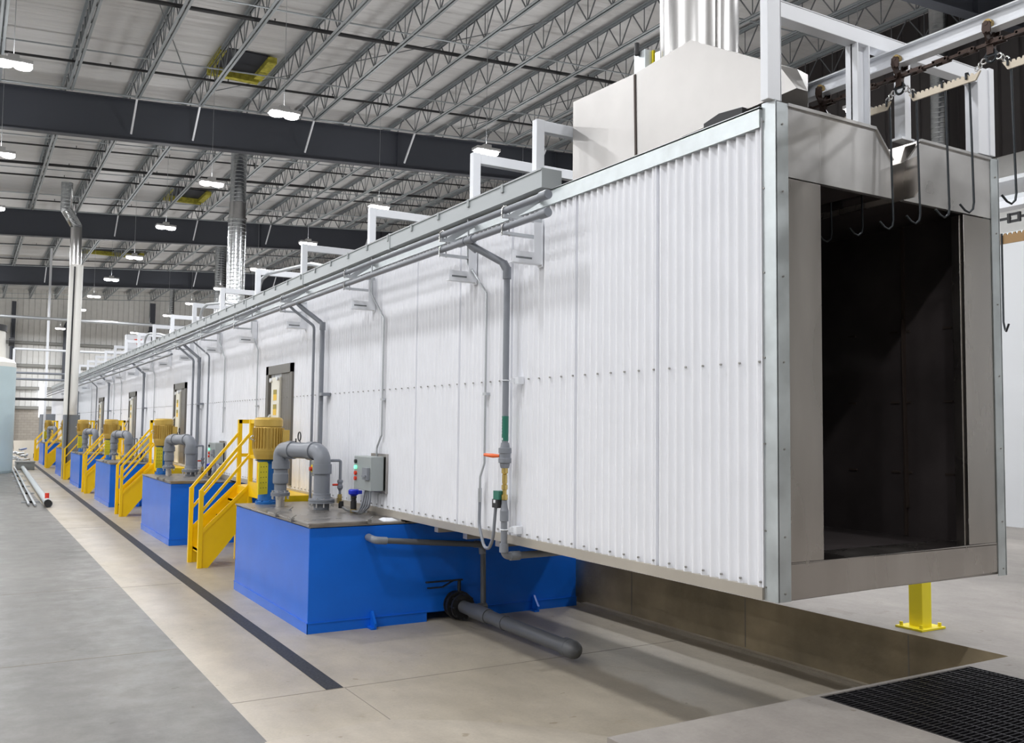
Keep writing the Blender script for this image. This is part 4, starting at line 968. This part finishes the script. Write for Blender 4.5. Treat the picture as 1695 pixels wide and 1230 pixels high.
# pale booth behind
root = empty('booth_wall', 'pale smooth booth panel wall beyond the raised floor at the right edge', 'booth', (0, 0, 0))
b = MB(); b.box((15, -2, ZUP), (15.2, 14, 5.33)); b.build('panel', 'booth', root)
b = MB(); b.box((14.96, -2, 5.33), (15.25, 14, 5.42)); b.build('top_rail', 'galv', root)
b = MB(); b.box((14.98, 8.2, ZUP), (15.0, 8.23, 5.33)); b.box((14.98, 10.2, ZUP), (15.0, 10.23, 5.33)); b.build('panel_joint', 'galv', root)

# ================================================================ LEFT BACKGROUND
root = empty('storage_tank', 'tall pale blue-green polyethylene storage tank at the left edge', 'tank', (.45, 42.6, 0))
b = MB(); b.lathe((0, 0, 0), [(1.3, 0), (1.32, .1), (1.32, 4.25)], 48); b.build('shell', 'poly', root)
b = MB(); b.lathe((0, 0, 0), [(1.32, 4.25), (1.31, 4.42), (1.2, 4.55), (.95, 4.62), (.92, 4.64), (.88, 5.7)], 48); b.build('dome', 'polytop', root)
b = MB(); b.lathe((0, 0, 0), [(.93, 5.7), (.93, 5.95), (0, 6.0)], 32); b.cyl((1.0, 0, 5.3), (1.2, 0, 5.3), .17, 14); b.build('cap', 'black', root)
# pipes laid on the aisle floor
root = empty('spare_pvc_pipe', 'pale grey pipe with open end and red cap lying on the aisle floor', 'pipe', (0, 0, 0))
b = MB(); b.tube([(1.83, 24.9, .10), (2.28, 46, .10)], .08, 16, False); b.tube([(1.83, 24.9, .10), (1.84, 25.2, .10)], .10, 16, False); b.build('pipe', 'tray', root)
b = MB(); b.cyl((1.832, 24.91, .10), (1.833, 24.95, .10), .085, 16); b.build('open_bore', 'black', root)
b = MB(); b.cyl((1.85, 25.6, .17), (1.85, 25.6, .30), .05, 10); b.build('red_cap', 'red', root)
for i, dx in enumerate((-.18, -.30)):
    b = MB(); b.tube([(1.75+dx, 25.1+i*.3, .05), (2.2+dx, 46.5, .05)], .03, 8)
    y = 26.5
    while y < 44: b.box((1.6+dx+.021*(y-25), y, .0), (1.9+dx+.021*(y-25), y+.06, .04)); y += 3.2
    tag(b.build('spare_conduit', 'zinc'), ['thin steel conduit lying beside the pale spare pipe', 'outer thin steel conduit lying left of the pale spare pipe'][i], 'conduit')
b = MB()
for k in range(26):
    a = random.random()*PI; x = 2.1+random.random()*.5; y = 47+random.random()*3; z = .03+(.15*(k%6))*(1-abs(x-2.35)*1.2)
    b.tube([(x, y, z), (x+.3*math.cos(a), y+.8*math.sin(a), z+.05)], .05, 7)
o = b.build('hardware_heap', 'zinc'); tag(o, 'heap of loose metal fittings beside the pale storage tank', 'hardware', kind='stuff')
b = MB(); b.box((2.0, 44.6, 0), (2.7, 45.6, .35)); b.box((1.98, 44.58, .3), (2.72, 45.62, .36)); tag(b.build('pallet_crate', mat('crate_grey', (.3, .3, .28), .7)), 'low grey crate on the floor in front of the hardware heap', 'crate')
b = MB(); b.add([(2.6, 60.5, .02), (4.3, 62.0, .02), (4.25, 62.8, .95), (2.55, 61.3, .95), (2.6, 60.54, .02), (4.3, 62.04, .02), (4.25, 62.84, .95), (2.55, 61.34, .95)], [(0,1,2,3), (7,6,5,4), (0,4,5,1), (1,5,6,2), (2,6,7,3), (3,7,4,0)])
tag(b.build('leaning_board', 'board'), 'pale board leaning at the far end of the black floor drain', 'board')
b = MB(); b.lathe((4.0, 60.2, .0), [(.35, 0), (.4, .2), (.3, .5), (0, .55)], 12); b.box((3.5, 58.5, 0), (4.0, 59.5, .25)); tag(b.build('black_bin', 'black'), 'small black bin beside the leaning board', 'bin')
b = MB(); b.box((3.75, 57.3, 0), (4.4, 59.7, 2.5)); b.box((3.74, 57.4, .1), (3.75, 59.6, 2.4), None); tag(b.build('electrical_cabinet', 'cab', None, .01), 'tall dark grey cabinet at the far end of the tank row', 'cabinet')
# white duct and grey boxed foot between the tank units
root = empty('white_duct_column', 'tall white round duct with an offset top standing beside the far washer', 'duct', (3.36, 37.5, 0))
b = MB(); b.box((-.2, -.2, 0), (.32, .3, 2.33)); b.build('boxed_foot', 'cab', root)
b = MB(); b.cyl((.0, 0, 2.33), (.02, 0, 7.9), .235, 28); b.build('shaft', 'duct', root)
b = MB(); b.cyl((-.02, 0, 7.9), (-.04, 0, 9.3), .2, 28); b.build('upper_shaft', 'stack', root)
b = MB(); b.tube(arc([(-.04, 0, 9.25), (-.04, 0, 9.35), (-.4, 0, 9.95), (-.4, 0, 10.95)], .1, 4), .2, 24); b.build('offset_top', 'spiral', root)
b = MB(); b.tube([(-.1, -.28, .3), (-.06, -.28, 7.8)], .028, 8); tag(b.build('riser_pipe', 'black', None), 'thin black pipe running up the front of the white duct', 'pipe').location = (3.36, 37.5, 0)
# horizontal pipes crossing at the left
for i, (y, x0, x1, z, r, mm, lab) in enumerate((
    (45, -6, 12, 6.585, .07, 'zinc', 'highest pale pipe crossing in front of the end wall'),
    (45, 1.75, 6, 5.2, .05, 'frame', 'white pipe crossing above the pale storage tank'),
    (45, 1.6, 5.4, 4.17, .05, 'pvc', 'upper grey pipe from the storage tank to the washer'),
    (45, 1.6, 5.4, 3.9, .05, 'pvc', 'lower grey pipe from the storage tank to the washer'),
    (45, 1.6, 4.0, 3.04, .06, 'black', 'black pipe from the storage tank to the washer'))):
    b = MB(); b.tube([(x0, y, z), (x1, y, z)], r, 10)
    if i == 1: b.tube([(x0, y, z), (x0, y, .0)], r, 8)
    if i == 0:
        b.box((-5.9, y-.05, 0), (-5.8, y+.05, z)); b.box((11.9, y-.05, 0), (12, y+.05, z))
    tag(b.build('cross_pipe', mm), lab, 'pipe', 'pipes crossing to the storage tank')
b = MB(); b.box((3.45, 51.9, 0), (3.55, 52.1, 10.9)); tag(b.build('pipe_support_post', 'frame'), 'slender pale vertical post in front of the end wall', 'post')
# small red and white sign box on the roof of the far washer
b = MB(); b.box((4.7, 33.9, 4.5), (5.5, 34.3, 5.1), 'frame'); b.prism([(4.95, 4.95), (5.2, 4.95), (5.08, 4.7)], 1, 33.88, 33.9, 'red'); b.box((4.75, 34.0, 3.96), (4.8, 34.1, 4.5), 'box'); b.box((5.4, 34.0, 3.96), (5.45, 34.1, 4.5), 'box')
tag(b.build('burner_box', 'frame'), 'small white unit marked with a red triangle on the distant washer roof', 'equipment')
# looping conduits between the goalposts
for i, (y, yy) in enumerate(((13.2, 15.6), (18.4, 20.3), (26.0, 27.8))):
    d = Dx(y); b = MB(); b.tube(arc([(4.2+d, yy, 3.97), (4.2+d, yy, 4.5), (4.25+d, yy-.4, 4.58), (4.3+d, y, 4.45), (4.4+d, y-.7, 4.3), (4.4+d, y-.9, 3.97)], .25, 6), .03, 8)
    tag(b.build('roof_conduit', 'zinc'), 'curved conduit looping over the washer roof, %s beyond the hood' % ORD[i], 'conduit', 'roof conduits')

for o in bpy.data.objects:
    if 'label' in o and not (4 <= len(o['label'].replace('-', ' ').split()) <= 16): print('LABEL', o.name, len(o['label'].replace('-', ' ').split()), o['label'])
